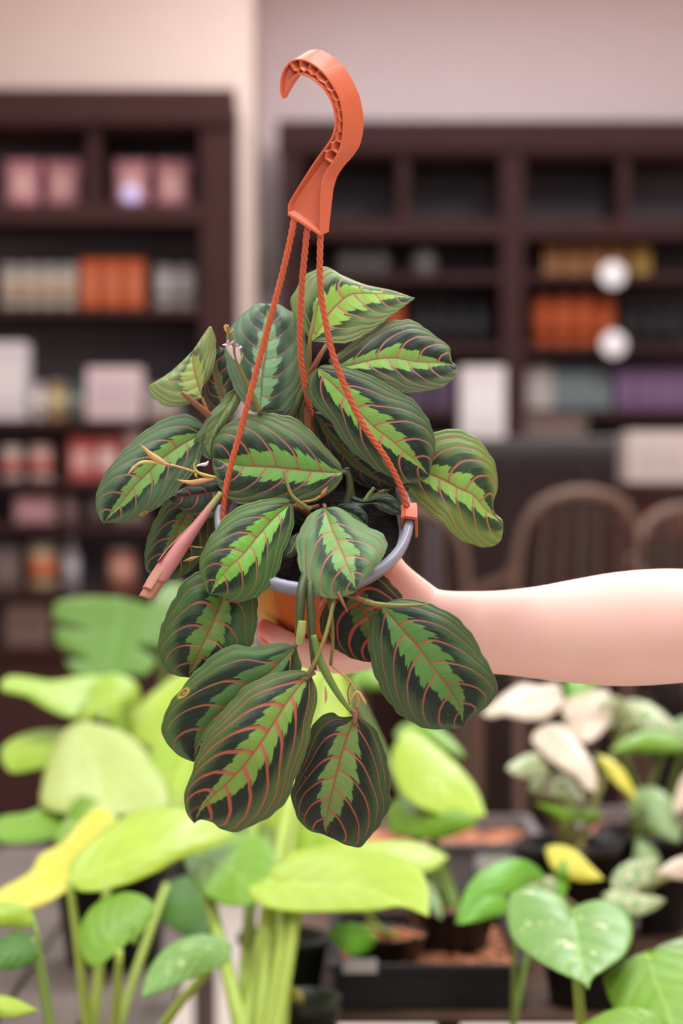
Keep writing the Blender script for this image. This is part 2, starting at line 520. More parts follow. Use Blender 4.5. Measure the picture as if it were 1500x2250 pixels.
GREY = dict(outer=(92, 124, 88), lime=(104, 150, 92), dark=(28, 54, 36), vein=(150, 104, 90))
m = maranta_mat
LEAVES = [
    # top leaf, tip pointing right
    dict(mat=m('leaf_top', 8, .34, .62, (150, 198, 78), (116, 146, 84), (40, 66, 38), (206, 128, 106), .2, streak=.35),
         mid=[(686, 749), (706, 716), (722, 692), (741, 670), (772, 647), (820, 645), (868, 648), (911, 655)],
         left=[(676, 738), (648, 699), (638, 663), (655, 626), (677, 600), (710, 586), (732, 593), (754, 606), (805, 626), (857, 637)],
         right=[(699, 751), (754, 754), (783, 747), (820, 725), (849, 701), (886, 674)], z=[-8, -14, -20, -30], zl=-10, zr=5, bulge=3),
    # upper right leaf
    dict(mat=m('leaf_upper_right', 8, .27, .66, (140, 192, 88), (92, 120, 78), (24, 42, 28), (206, 132, 116), .6),
         mid=[(728, 806), (765, 804), (820, 791), (864, 787), (915, 795), (967, 798), (1003, 803)],
         left=[(722, 790), (747, 773), (776, 751), (805, 729), (849, 707), (886, 702), (915, 708), (948, 732), (985, 760), (990, 780), (993, 795)],
         right=[(735, 816), (770, 828), (830, 848), (868, 857), (892, 864), (930, 860), (967, 853), (992, 836), (1004, 816)],
         z=[-14, -12, -10, -16], zl=-12, zr=4, bulge=4),
    # large centre right leaf crossed by a cord
    dict(mat=m('leaf_centre_right', 8, .30, .66, (128, 184, 78), (72, 106, 66), (20, 40, 28), (206, 122, 104), .15),
         mid=[(699, 809), (704, 817), (725, 839), (758, 872), (791, 908), (820, 938), (853, 963), (879, 985), (915, 1015), (943, 1046)],
         left=[(693, 811), (675, 831), (671, 857), (684, 886), (706, 908), (728, 930), (743, 956), (765, 985), (791, 1007), (827, 1033), (864, 1051), (893, 1062), (919, 1059), (938, 1051)],
         right=[(710, 802), (747, 804), (783, 813), (827, 831), (864, 853), (893, 868), (919, 890), (941, 923), (954, 956), (956, 982), (951, 1011), (945, 1036)],
         z=[-2, 0, 2, 3, -2], zl=-1, zr=-9, bulge=3),
    # right leaf with curled tip
    dict(mat=m('leaf_right_curled', 8, .26, .58, (150, 198, 88), (116, 142, 66), (42, 66, 36), (206, 124, 96), .5, streak=.4),
         mid=[(893, 1052), (918, 1040), (943, 1042), (974, 1055), (1007, 1073), (1040, 1088), (1062, 1114), (1091, 1139), (1105, 1160)],
         left=[(900, 1010), (925, 975), (956, 949), (985, 943), (1025, 948), (1058, 974), (1084, 1011), (1093, 1048), (1092, 1077), (1083, 1103), (1086, 1126), (1103, 1142)],
         right=[(886, 1068), (908, 1099), (941, 1128), (974, 1150), (996, 1176), (1029, 1194), (1073, 1203), (1099, 1188)],
         z=[-30, -22, -18, -20, -26], zl=-14, zr=6, bulge=4, wave=1.4),
    # grey-green upper leaf behind the left cord
    dict(mat=m('leaf_upper_grey', 8, .27, .60, (112, 156, 104), (96, 128, 96), (30, 58, 42), (144, 108, 92), .35, darkamt=.9, vf=.75, rough=.36),
         mid=[(572, 904), (574, 860), (577, 820), (583, 783), (588, 740), (588, 705), (586, 668)],
         left=[(551, 903), (519, 864), (499, 813), (494, 773), (499, 733), (514, 709), (540, 683), (567, 667)],
         right=[(600, 909), (628, 908), (650, 880), (671, 848), (677, 800), (671, 741), (657, 699), (633, 681), (610, 668)],
         z=[-4, -12, -22, -34], zl=-8, zr=-10, bulge=5),
    # small upper left leaf turned on edge
    dict(mat=m('leaf_upper_left', 8, .30, .5, (150, 178, 84), (128, 150, 86), (62, 88, 52), (192, 122, 94), .1, streak=.3, darkamt=.8),
         mid=[(443, 874), (437, 850), (428, 820), (423, 795), (422, 773)],
         left=[(425, 884), (401, 892), (367, 893), (335, 873), (325, 851), (345, 836), (371, 819), (403, 791)],
         right=[(446, 848), (460, 832), (471, 800), (475, 768), (472, 735), (461, 718), (445, 738), (430, 761)],
         z=[-14, -16, -20, -26], zl=4, zr=-10, bulge=4),
    # dark leaf half hidden behind it
    dict(mat=m('leaf_left_hidden', 7, .2, .8, (110, 130, 70), (72, 92, 56), (36, 56, 36), (206, 100, 92), .4),
         mid=[(505, 905), (490, 870), (476, 835), (468, 790), (480, 762)],
         left=[(470, 905), (448, 880), (448, 850), (456, 815), (464, 785)],
         right=[(525, 880), (528, 845), (520, 800), (500, 770)], z=[-26, -30, -34], zl=-4, zr=-4),
    # narrow twisted leaf beside the wide centre leaf
    dict(mat=m('leaf_narrow_twisted', 7, .45, .5, (120, 158, 92), (104, 136, 92), (46, 72, 48), (168, 104, 86), .7, darkamt=.7),
         mid=[(522, 852), (505, 885), (485, 915), (468, 945), (458, 975), (462, 1010)],
         left=[(500, 865), (484, 885), (463, 907), (439, 945), (425, 976), (440, 998)],
         right=[(534, 867), (519, 901), (492, 939), (478, 976), (470, 1000)], z=[-22, -14, -10, -10], zl=4, zr=-6, bulge=2, wave=1.5),
    # large left leaf with brown spot
    dict(mat=m('leaf_left_large', 8, .28, .52, (120, 170, 82), (82, 116, 80), (24, 46, 32), (176, 120, 88), .3, spots=[(.72, .93, .03)], streak=.3),
         mid=[(447, 946), (427, 962), (400, 977), (357, 1007), (327, 1037), (297, 1067), (273, 1097), (248, 1125), (227, 1151)],
         left=[(446, 932), (422, 914), (400, 910), (367, 918), (327, 940), (283, 977), (250, 1013), (227, 1047), (213, 1080), (210, 1110), (218, 1136)],
         right=[(450, 962), (442, 1000), (432, 1030), (400, 1067), (367, 1100), (333, 1124), (293, 1141), (260, 1148), (236, 1149)],
         z=[-12, 0, 8, 6], zl=-10, zr=0, bulge=4),
    # dark leaf under the large left leaf
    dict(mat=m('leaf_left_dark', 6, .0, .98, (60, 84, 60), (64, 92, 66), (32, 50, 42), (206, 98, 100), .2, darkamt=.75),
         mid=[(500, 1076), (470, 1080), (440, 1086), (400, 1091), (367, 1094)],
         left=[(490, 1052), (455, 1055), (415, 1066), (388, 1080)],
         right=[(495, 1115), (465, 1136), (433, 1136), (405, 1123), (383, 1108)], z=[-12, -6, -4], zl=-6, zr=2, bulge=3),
    # wide centre leaf
    dict(mat=m('leaf_centre_wide', 8, .31, .66, (112, 172, 76), (78, 110, 60), (24, 44, 28), (190, 108, 92), .25),
         mid=[(752, 1038), (725, 1038), (693, 1036), (640, 1031), (600, 1027), (560, 1025), (520, 1022), (490, 1014), (467, 1005)],
         left=[(752, 1050), (746, 1060), (725, 1083), (692, 1101), (655, 1111), (600, 1118), (560, 1115), (523, 1108), (500, 1094), (483, 1073), (473, 1047), (467, 1022)],
         right=[(747, 1018), (721, 989), (692, 956), (655, 923), (617, 910), (560, 908), (520, 919), (490, 940), (470, 967), (466, 992)],
         z=[2, 8, 8, 2, -4], zl=4, zr=-16, bulge=5),
    # dark leaf behind the large centre right leaf
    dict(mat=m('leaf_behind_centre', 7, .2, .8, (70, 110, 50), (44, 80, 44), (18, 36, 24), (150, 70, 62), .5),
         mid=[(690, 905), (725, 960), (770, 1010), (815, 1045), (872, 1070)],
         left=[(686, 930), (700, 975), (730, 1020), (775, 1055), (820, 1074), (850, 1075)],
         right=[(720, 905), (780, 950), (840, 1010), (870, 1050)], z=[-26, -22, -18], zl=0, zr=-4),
    # front leaf left of the pot rim
    dict(mat=m('leaf_front_left', 8, .33, .6, (118, 180, 66), (70, 112, 54), (20, 42, 26), (182, 112, 76), .45),
         mid=[(634, 1109), (600, 1140), (563, 1183), (533, 1220), (500, 1250), (477, 1280), (461, 1308)],
         left=[(636, 1098), (617, 1094), (583, 1097), (533, 1110), (500, 1130), (473, 1163), (450, 1200), (438, 1233), (440, 1263), (450, 1292)],
         right=[(643, 1113), (646, 1147), (638, 1180), (623, 1213), (613, 1253), (593, 1287), (567, 1310), (533, 1322), (510, 1321), (480, 1309)],
         z=[22, 40, 56, 60], zl=-8, zr=-6, bulge=4),
    # pale front leaf over the pot rim
    dict(mat=m('leaf_front_pale', 7, .28, .56, (122, 172, 88), (106, 144, 92), (32, 62, 40), (204, 122, 100), .3, streak=.25),
         mid=[(714, 1117), (727, 1157), (742, 1192), (754, 1221), (766, 1250), (774, 1270), (783, 1298)],
         left=[(701, 1118), (677, 1133), (666, 1151), (654, 1174), (649, 1186), (651, 1215), (657, 1248), (671, 1280), (692, 1303), (724, 1316), (751, 1312), (775, 1304)],
         right=[(736, 1113), (754, 1120), (771, 1133), (809, 1157), (842, 1174), (850, 1198), (842, 1224), (818, 1254), (795, 1277), (785, 1290)],
         z=[20, 38, 56, 66], zl=-4, zr=-6, bulge=4),
    # dark leaf behind the rolled leaf
    dict(mat=m('leaf_left_low', 7, .24, .7, (92, 132, 62), (62, 104, 62), (20, 44, 28), (186, 110, 66), .1),
         mid=[(430, 1095), (400, 1150), (374, 1205), (345, 1264)],
         left=[(400, 1090), (367, 1100), (343, 1137), (327, 1173), (318, 1213), (320, 1250), (332, 1262)],
         right=[(465, 1110), (470, 1160), (462, 1200), (447, 1225), (413, 1258), (380, 1274)], z=[-24, -18, -14], zl=-4, zr=-4),
    # lower left leaf below the front one
    dict(mat=m('leaf_lower_left', 7, .30, .56, (94, 136, 56), (66, 104, 54), (18, 38, 24), (180, 102, 66), .55),
         mid=[(491, 1305), (484, 1330), (467, 1373), (443, 1423), (413, 1489)],
         left=[(470, 1275), (440, 1257), (407, 1273), (383, 1313), (363, 1353), (350, 1393), (346, 1427), (357, 1460), (370, 1477), (392, 1486)],
         right=[(520, 1290), (560, 1300), (566, 1340), (563, 1380), (552, 1418), (510, 1455), (460, 1482)], z=[36, 44, 48, 40], zl=-8, zr=-8, bulge=4),
    # lower left leaf with brown spot
    dict(mat=m('leaf_spotted', 7, .27, .62, (84, 134, 70), (74, 114, 58), (20, 40, 26), (176, 110, 72), .8, spots=[(.60, -.90, .034)]),
         mid=[(650, 1420), (620, 1450), (593, 1477), (547, 1507), (507, 1547), (467, 1580), (440, 1620), (424, 1674)],
         left=[(640, 1417), (617, 1412), (583, 1417), (547, 1421), (507, 1417), (467, 1440), (433, 1470), (400, 1510), (370, 1550), (357, 1583), (358, 1620), (383, 1652), (405, 1667)],
         right=[(656, 1440), (662, 1470), (645, 1510), (600, 1560), (550, 1610), (490, 1650), (445, 1670)],
         z=[60, 62, 60, 52], zl=-9, zr=-4, bulge=5),
    # biggest lower leaf
    dict(mat=m('leaf_lower_big', 9, .27, .66, (122, 164, 68), (78, 108, 54), (20, 38, 22), (200, 102, 80), .15, vw=.1),
         mid=[(681, 1482), (667, 1497), (633, 1540), (603, 1587), (577, 1627), (540, 1677), (500, 1720), (460, 1755), (440, 1780), (427, 1809)],
         left=[(668, 1474), (633, 1473), (583, 1487), (540, 1507), (500, 1550), (467, 1593), (440, 1640), (420, 1700), (408, 1733), (404, 1760), (410, 1787), (420, 1802)],
         right=[(686, 1490), (697, 1520), (693, 1557), (684, 1593), (677, 1640), (660, 1683), (637, 1743), (620, 1773), (583, 1800), (550, 1817), (513, 1828), (483, 1821), (467, 1807), (440, 1801)],
         z=[66, 80, 88, 84, 72], zl=-16, zr=-10, bulge=5),
    # lowest leaf
    dict(mat=m('leaf_lowest', 8, .30, .74, (112, 146, 70), (56, 82, 44), (20, 32, 22), (188, 92, 76), .6),
         mid=[(779, 1572), (776, 1584), (764, 1616), (748, 1664), (732, 1728), (720, 1780), (714, 1815), (720, 1838)],
         left=[(765, 1575), (745, 1574), (732, 1566), (708, 1571), (684, 1600), (668, 1650), (652, 1700), (639, 1745), (645, 1775), (660, 1808), (682, 1826), (705, 1832)],
         right=[(790, 1577), (804, 1585), (823, 1600), (836, 1624), (848, 1660), (858, 1720), (856, 1772), (840, 1804), (816, 1836), (790, 1861), (760, 1857), (738, 1846)],
         z=[56, 62, 66, 58], zl=-6, zr=-8, bulge=4),
    # right hanging leaf
    dict(mat=m('leaf_right_hanging', 8, .31, .64, (92, 142, 66), (66, 96, 56), (20, 38, 28), (176, 104, 80), .2),
         mid=[(838, 1334), (848, 1342), (880, 1380), (920, 1424), (952, 1468), (984, 1508), (1008, 1545), (1018, 1594)],
         left=[(826, 1342), (815, 1360), (808, 1404), (812, 1440), (820, 1476), (836, 1516), (860, 1552), (892, 1580), (940, 1602), (980, 1601), (1004, 1602)],
         right=[(845, 1326), (870, 1317), (905, 1316), (950, 1328), (992, 1348), (1024, 1376), (1048, 1412), (1064, 1444), (1084, 1480), (1093, 1508), (1084, 1536), (1060, 1560), (1036, 1574)],
         z=[52, 60, 62, 52], zl=-8, zr=-9, bulge=4),
    # dark leaf between the pot and the arm
    dict(mat=m('leaf_dark_red_veined', 7, .26, .85, (78, 110, 46), (44, 62, 32), (18, 30, 20), (198, 84, 64), .35, vw=.11),
         mid=[(768, 1282), (786, 1318), (806, 1356), (830, 1400), (848, 1446)],
         left=[(735, 1305), (712, 1335), (701, 1370), (708, 1395), (725, 1416), (748, 1434), (783, 1450), (820, 1455)],
         right=[(795, 1268), (822, 1253), (845, 1266), (868, 1290), (886, 1315), (893, 1360), (880, 1415)], z=[30, 28, 24], zl=-3, zr=-6),
    # small curled leaf at the rim
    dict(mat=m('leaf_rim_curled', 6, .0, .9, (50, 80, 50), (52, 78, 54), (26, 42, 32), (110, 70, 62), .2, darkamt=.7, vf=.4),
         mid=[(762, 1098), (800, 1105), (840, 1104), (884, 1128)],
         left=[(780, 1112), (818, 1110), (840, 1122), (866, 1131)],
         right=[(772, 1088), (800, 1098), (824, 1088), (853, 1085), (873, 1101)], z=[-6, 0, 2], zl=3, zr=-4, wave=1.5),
    # dark fill leaves around the stems
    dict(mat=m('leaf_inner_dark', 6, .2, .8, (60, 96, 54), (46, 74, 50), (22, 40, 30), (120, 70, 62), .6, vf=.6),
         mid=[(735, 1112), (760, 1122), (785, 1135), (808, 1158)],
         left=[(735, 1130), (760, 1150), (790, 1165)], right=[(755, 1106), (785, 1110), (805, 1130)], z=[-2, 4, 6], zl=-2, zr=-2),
    dict(mat=m('leaf_inner_small', 6, .3, .6, (100, 130, 84), (92, 112, 84), (44, 60, 46), (150, 110, 96), .4, vf=.6),
         mid=[(655, 1170), (646, 1190), (636, 1210), (622, 1224)],
         left=[(640, 1180), (630, 1196), (622, 1212)], right=[(660, 1190), (655, 1212), (640, 1225)], z=[24, 30, 32], zl=-2, zr=-2),
    dict(mat=m('leaf_centre_back', 6, .2, .7, (80, 110, 60), (54, 84, 52), (24, 44, 32), (150, 84, 72), .9, vf=.7),
         mid=[(860, 1095), (872, 1082), (885, 1068), (908, 1062)],
         left=[(852, 1080), (862, 1066), (885, 1058)], right=[(875, 1096), (892, 1088), (905, 1072)], z=[-22, -24, -26], zl=-2, zr=-2),
    dict(mat=m('leaf_under_wide', 6, .25, .7, (80, 120, 70), (58, 88, 58), (24, 44, 34), (170, 90, 82), .1, vf=.8),
         mid=[(610, 1135), (575, 1130), (545, 1122), (515, 1120)],
         left=[(600, 1160), (565, 1165), (530, 1145)], right=[(600, 1112), (565, 1105), (530, 1108)], z=[0, -4, -8], zl=-2, zr=-4),
]
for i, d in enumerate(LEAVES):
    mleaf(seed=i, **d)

# ---- the pot, tilted towards the camera
rim_c = P(690, 1131, 0)
tilt = math.radians(46)
n_ax = Vector((0, -math.sin(tilt), math.cos(tilt)))
MPOT = Matrix.Translation(rim_c) @ Matrix.Rotation(tilt, 4, 'X')
pot_mat = NT('orange_plastic')
_co = pot_mat.objco()
_s = pot_mat.noise(_co, 30.0, 3.0)
ORANGE_POT = pot_mat.bsdf(pot_mat.bright(pot_mat.const((224, 124, 58)), _s * 0.2 + 0.9), 0.35, 0.45, None, 0, 0, 0.25, pot_mat.const((255, 150, 60)))
RIM_GREY = plain('grey_plastic_rim', (150, 150, 166), 0.3, .06, 40, .5, trans=0.0)


def potgeo(profile, seg=72, **kw):
    V, Fc = lathe_geo(profile, seg, **kw)
    return [MPOT @ v for v in V], Fc


PH = 0.098
V, Fc = potgeo([(0.0, -PH), (0.044, -PH), (0.048, -PH + .003), (0.0705, -0.012), (0.0735, -0.0105), (0.0735, -0.0085), (0.069, -0.0085), (0.0465, -PH + .006), (0.0, -PH + .006)])
mesh_obj('pot', V, Fc, ORANGE_POT, plant)
V, Fc = potgeo([(0.0690, -0.009), (0.0745, -0.0088), (0.0752, -0.002), (0.0735, 0.0005), (0.0690, 0.0), (0.0672, -0.006), (0.0610, -0.035), (0.0595, -0.035), (0.0660, -0.009), (0.0690, -0.009)])
o = mesh_obj('rim', V, Fc, RIM_GREY, plant)
o['label'] = 'grey plastic rim of the inner pot'
# soil
SOIL = plain('dark_potting_soil', (26, 20, 17), 0.9, .5, 260, .15, .9, .003)
rs = random.Random(3)
SV, SF = [], []
NR, NS = 16, 64
for i in range(NR + 1):
    for k in range(NS):
        r = 0.0665 * i / NR
        a = 2 * PI * k / NS
        SV.append(MPOT @ Vector((r * math.cos(a), r * math.sin(a), -0.016 + (rs.random() - .5) * .003 * (1 if i < NR else 0))))
for i in range(NR):
    for k in range(NS):
        k2 = (k + 1) % NS
        SF.append((i * NS + k, i * NS + k2, (i + 1) * NS + k2, (i + 1) * NS + k))
mesh_obj('soil', SV, SF, SOIL, plant)

# ---- stems
STEM_G = plain('stem_green', (112, 138, 66), 0.45, .25, 60, .4, .3, .0008, stretch=(4, 4, .6))
STEM_D = plain('stem_dark_olive', (70, 80, 46), 0.45, .35, 60, .4, .3, .0008, stretch=(4, 4, .6))
STEM_R = plain('stem_reddish', (142, 92, 66), 0.45, .2, 60, .4)
STEM_O = plain('stem_olive', (128, 122, 62), 0.45, .2, 60, .4)
TAN = plain('dried_bract_tan', (214, 164, 112), 0.7, .2, 90, .2)
MM = 0.001


def stem(pts, r, mat, name='stem', n=28, seg=10, flat=1.0):
    return tube(name, [P(*q) for q in pts], [x * MM for x in r], mat, plant, n, seg, flat)


stem([(690, 1215, 22), (674, 1255, 40), (663, 1295, 54), (659, 1340, 60), (657, 1380, 61), (654, 1398, 61)], [3.6, 4.2, 4.4, 4.3, 4.0, 3.4], STEM_D, flat=.8)
o = stem([(664, 1364, 64.5), (661, 1390, 64.5), (657, 1416, 63)], [3.0, 3.5, 2.8], plain('sheath_pale_green', (160, 172, 100), .5, .15, 80, .3, stretch=(6, 6, .5)), 'leaf_sheath')
stem([(696, 1225, 22), (684, 1270, 44), (681, 1300, 54), (684, 1370, 60), (687, 1430, 62), (690, 1472, 62)], [3.2, 3.6, 3.8, 3.8, 3.3, 2.4], STEM_D, flat=.8)
stem([(688, 1395, 63), (700, 1444, 63), (722, 1490, 62), (748, 1533, 60), (772, 1564, 58)], [3.0, 4.0, 3.8, 3.0, 1.8], STEM_G, flat=.8)
stem([(772, 1562, 58), (780, 1568, 58), (779, 1590, 60)], [2.2, 2.0, 1.6], STEM_R)
stem([(737, 1300, 52), (727, 1350, 60), (712, 1405, 68), (690, 1458, 72), (674, 1484, 70)], [1.5, 1.6, 1.5, 1.4, 1.6], STEM_O)
stem([(690, 1476, 68), (682, 1481, 69), (670, 1494, 70)], [2.4, 2.2, 1.5], plain('node_purple_brown', (124, 96, 92), .5, .2, 60, .3))
stem([(718, 1300, 40), (728, 1350, 46), (731, 1410, 48), (726, 1462, 48)], [1.5, 1.5, 1.3, 1.3], STEM_O)
stem([(720, 1298, 40), (762, 1306, 52), (785, 1314, 56), (809, 1324, 58)], [2.6, 2.4, 2.0, 1.8], STEM_R)
stem([(800, 1320, 58), (830, 1328, 62), (880, 1331, 66), (941, 1328, 68)], [2.2, 1.9, 1.5, .4], STEM_O)
stem([(800, 1321, 57), (820, 1328, 56), (840, 1336, 54)], [1.6, 1.4, 1.2], STEM_R)
stem([(655, 1398, 62), (652, 1412, 61), (648, 1422, 61)], [1.8, 1.6, 1.4], STEM_R)
stem([(400, 862, -2), (425, 884, -6), (448, 903, -10), (470, 925, -14), (540, 1010, -20), (640, 1110, -14)], [1.7, 2.8, 3.2, 3.0, 2.6, 2.6], STEM_R)
stem([(443, 873, -14), (450, 890, -13), (458, 912, -12)], [1.2, 1.4, 1.6], STEM_R)
stem([(697, 655, -14), (689, 700, -8), (680, 750, -4), (679, 800, -12), (672, 880, -22), (690, 1080, -22)], [.8, 1.6, 1.9, 2.2, 2.6, 2.6], STEM_O)
stem([(718, 756, -10), (705, 778, -8), (690, 805, -10), (670, 850, -18), (672, 950, -22), (695, 1100, -18)], [1.6, 2.6, 3.0, 3.2, 3.0, 3.0], STEM_R)
stem([(700, 812, -6), (690, 840, -12), (668, 880, -18), (660, 930, -20), (680, 1090, -18)], [1.6, 2.2, 3.4, 3.6, 3.0], STEM_D)
stem([(640, 915, -16), (652, 885, -16), (668, 850, -18)], [3.2, 3.0, 2.4], STEM_D)
stem([(745, 1038, 0), (762, 1042, -4), (768, 1075, -6), (760, 1110, -6)], [1.5, 2.4, 3.0, 3.0], STEM_D)
stem([(760, 1028, -8), (768, 1060, -10), (772, 1100, -8)], [2.6, 3.0, 3.2], STEM_D)
stem([(822, 1072, -10), (808, 1090, -8), (798, 1110, -6)], [1.6, 1.8, 2.0], STEM_G)
stem([(893, 1052, -30), (860, 1072, -24), (800, 1100, -16)], [1.4, 1.8, 2.2], STEM_O)
stem([(446, 947, -12), (490, 990, -16), (560, 1060, -18), (650, 1110, -14)], [1.4, 1.8, 2.2, 2.4], STEM_O)
stem([(500, 1078, -14), (560, 1110, -14), (640, 1130, -12)], [1.4, 2.0, 2.2], STEM_R)
stem([(634, 1110, 20), (655, 1118, 6), (680, 1130, -8)], [1.5, 1.8, 2.2], STEM_R)
stem([(714, 1117, 19), (712, 1110, 10), (708, 1120, -6)], [1.4, 1.7, 2.0], STEM_R)
stem([(572, 904, -5), (580, 950, -14), (620, 1050, -20), (670, 1110, -14)], [1.4, 2.0, 2.4, 2.6], STEM_D)
stem([(491, 1306, 36), (530, 1260, 30), (600, 1220, 26), (655, 1190, 6)], [1.4, 1.8, 2.0, 2.2], STEM_D)
# thin curved flower stalk on the wide centre leaf
stem([(622, 1033, 16), (630, 1060, 18), (641, 1088, 20), (660, 1106, 20), (681, 1120, 16)], [.9, 1.3, 1.4, 1.7, 2.0], STEM_O)
stem([(710, 1084, 14), (690, 1098, 16), (660, 1104, 16), (640, 1114, 14)], [.5, .6, .6, .7], plain('stalk_orange', (206, 148, 92), .5, .1, 60, .3))
stem([(610, 1112, 8), (650, 1112, 10), (668, 1118, 10), (700, 1112, 4)], [1.5, 1.7, 1.8, 1.6], STEM_R)


def sheet(name, quadlist, mat, thick=.0004):
    """small pointed bract: list of (x, y, z, half width px) along its axis"""
    pts = np.array(quadlist, float)
    C = crom(pts, 16)
    V, Fc = [], []
    for i in range(16):
        a, b = C[max(0, i - 1)][:2], C[min(15, i + 1)][:2]
        t = (b - a) / (np.linalg.norm(b - a) + 1e-9)
        nrm = np.array([-t[1], t[0]])
        for s, dz in ((-1, -1.2), (-.5, .3), (0, 1.0), (.5, .3), (1, -1.2)):
            q = C[i][:2] + nrm * C[i][3] * s
            V.append(P(q[0], q[1], C[i][2] + dz * C[i][3] / 8))
    for i in range(15):
        for j in range(4):
            Fc.append((i * 5 + j, i * 5 + j + 1, i * 5 + j + 6, i * 5 + j + 5))
    o = mesh_obj(name, V, Fc, mat, plant)
    so = o.modifiers.new('thickness', 'SOLIDIFY')
    so.thickness = thick
    return o


BR_Y = plain('bract_yellow_green', (196, 190, 92), .6, .15, 80, .3)
# dried flower stalk over the large left leaf
stem([(475, 1049, 14), (430, 1037, 18), (390, 1025, 20), (350, 1016, 20)], [.8, .8, .8, .6], TAN)
sheet('bract', [(368, 1022, 21, 1), (350, 1012, 22, 7), (330, 998, 22, 6), (308, 976, 22, .5)], TAN)
sheet('bract', [(358, 1018, 21, 1), (332, 1016, 22, 4), (312, 1016, 22, 4), (296, 1024, 22, 2)], BR_Y)
sheet('bract', [(308, 1018, 21, 1), (296, 1026, 22, 4), (288, 1034, 22, 3), (280, 1043, 22, .5)], TAN)
sheet('bract', [(472, 1052, 15, 1), (445, 1056, 19, 6), (418, 1060, 20, 5), (388, 1054, 20, .5)], TAN)
sheet('bract', [(470, 1049, 15, 2), (450, 1044, 19, 4), (435, 1038, 20, 3), (426, 1024, 20, 2), (434, 1010, 20, .5)], BR_Y)
WHITE_P = plain('petal_white', (246, 232, 232), .6, .05, 80, .3, trans=.2)
PINK_P = plain('petal_pink_tip', (226, 176, 216), .6, .05, 80, .3, trans=.2)
sheet('petal', [(430, 1024, 21, 1), (442, 1021, 22, 3), (452, 1020, 22, 4), (458, 1013, 22, 1)], WHITE_P)
sheet('bract', [(433, 1050, 20, 1), (430, 1044, 22, 3), (427, 1040, 22, .5)], BR_Y)
# upright flower stalk with white flowers
stem([(498, 714, 8), (505, 735, 8), (512, 765, 6), (522, 800, 4), (545, 850, 0), (571, 906, -6)], [1.1, 1.3, 1.5, 1.7, 1.9, 2.0], STEM_O, 'flower_stalk')
sheet('bract', [(500, 732, 9, 1), (495, 724, 10, 2.5), (498, 713, 10, 1.5)], plain('bract_gold', (206, 168, 84), .6, .1, 80, .3))
sheet('bract', [(503, 732, 9, 1), (510, 727, 10, 2.5), (513, 722, 10, 1)], TAN)
sheet('bract', [(499, 726, 9, 1), (493, 720, 10, 2), (496, 712, 10, 1)], TAN)
fl = sheet('flower', [(514, 790, 9, 1.5), (508, 776, 11, 4), (504, 764, 12, 7), (502, 757, 12, 3)], WHITE_P)
for q in ([(504, 762, 12, 2), (496, 758, 14, 3), (488, 758, 14, .5)], [(503, 760, 12.5, 2), (500, 752, 14, 3), (502, 747, 14, .8)], [(505, 758, 12, 2), (511, 752, 13, 3), (514, 748, 13, .8)]):
    o = sheet('petal', q, PINK_P if q[2][1] < 755 else WHITE_P)
sheet('flower', [(526, 800, 9, 1.5), (524, 786, 11, 5), (522, 770, 12, 5), (524, 762, 12, 5)], WHITE_P)
sheet('petal', [(524, 766, 12, 2), (529, 763, 13, 3), (531, 764, 13, .6)], WHITE_P)
sheet('petal', [(523, 764, 12, 2), (521, 758, 13, 3), (522, 756, 13, .8)], PINK_P)
sheet('bract', [(528, 796, 9, 1), (531, 786, 10, 2), (534, 776, 10, .5)], BR_Y)
# small dried bud
sheet('bud', [(704, 1094, 15, 1), (709, 1086, 17, 5), (714, 1078, 17, 4), (719, 1070, 16, .6)], plain('bud_brown', (190, 124, 76), .7, .25, 120, .2), .0012)
# dry wisps at the lower stem and left of the front leaf
sheet('bract', [(766, 1545, 58, 1), (784, 1520, 59, 3), (800, 1540, 59, 3), (804, 1549, 59, .4)], TAN)
stem([(728, 1462, 48), (750, 1480, 52), (775, 1505, 55), (788, 1540, 56), (780, 1556, 56)], [.8, .7, .7, .6, .5], plain('stalk_orange', (206, 148, 92)))
stem([(770, 1500, 54), (764, 1522, 55), (768, 1548, 56)], [.5, .5, .5], STEM_R)
sheet('bract', [(438, 1222, 20, 1), (420, 1228, 22, 4), (402, 1233, 22, .4)], TAN)
sheet('bract', [(446, 1203, 20, 1), (430, 1202, 22, 1.6), (416, 1199, 22, .4)], TAN)
sheet('bract', [(714, 1508, 62, 1), (716, 1530, 63, 3), (714, 1548, 63, .4)], TAN)
sheet('bract', [(742, 1300, 62, 4), (752, 1322, 64, 4), (764, 1346, 64, .5)], STEM_R)
sheet('bract', [(716, 1302, 50, 6), (708, 1318, 52, 5), (698, 1344, 52, .5)], plain('bract_pink', (186, 112, 104), .6, .1, 60, .3))
# hair-thin root across the pot front
stem([(600, 1287, 56), (608, 1325, 50), (622, 1362, 40), (640, 1385, 34)], [.18, .18, .18, .18], STEM_D)

# ---- rolled pink new leaf
PINK = NT('rolled_leaf_pink')
_u, _v = PINK.uv()
_s = PINK.noise(PINK.vec(_u * 3.0, _v * 30.0, 0.0), 1.0, 3.0)
_c = PINK.mix(PINK.smooth(0.25, 0.02, _u), PINK.mix(_s, L4((184, 108, 112)), L4((198, 132, 122))), L4((150, 160, 92)))
_c = PINK.mix(PINK.smooth(0.84, 0.98, _u) * 0.7, _c, L4((196, 140, 104)))
ROLL = PINK.bsdf(_c, 0.45, 0.4, _s, .25, .0006)
ax = crom([(486, 1082), (462, 1114), (430, 1158), (392, 1207), (358, 1254), (324, 1306)], 60)
zz = np.linspace(16, 44, 60)


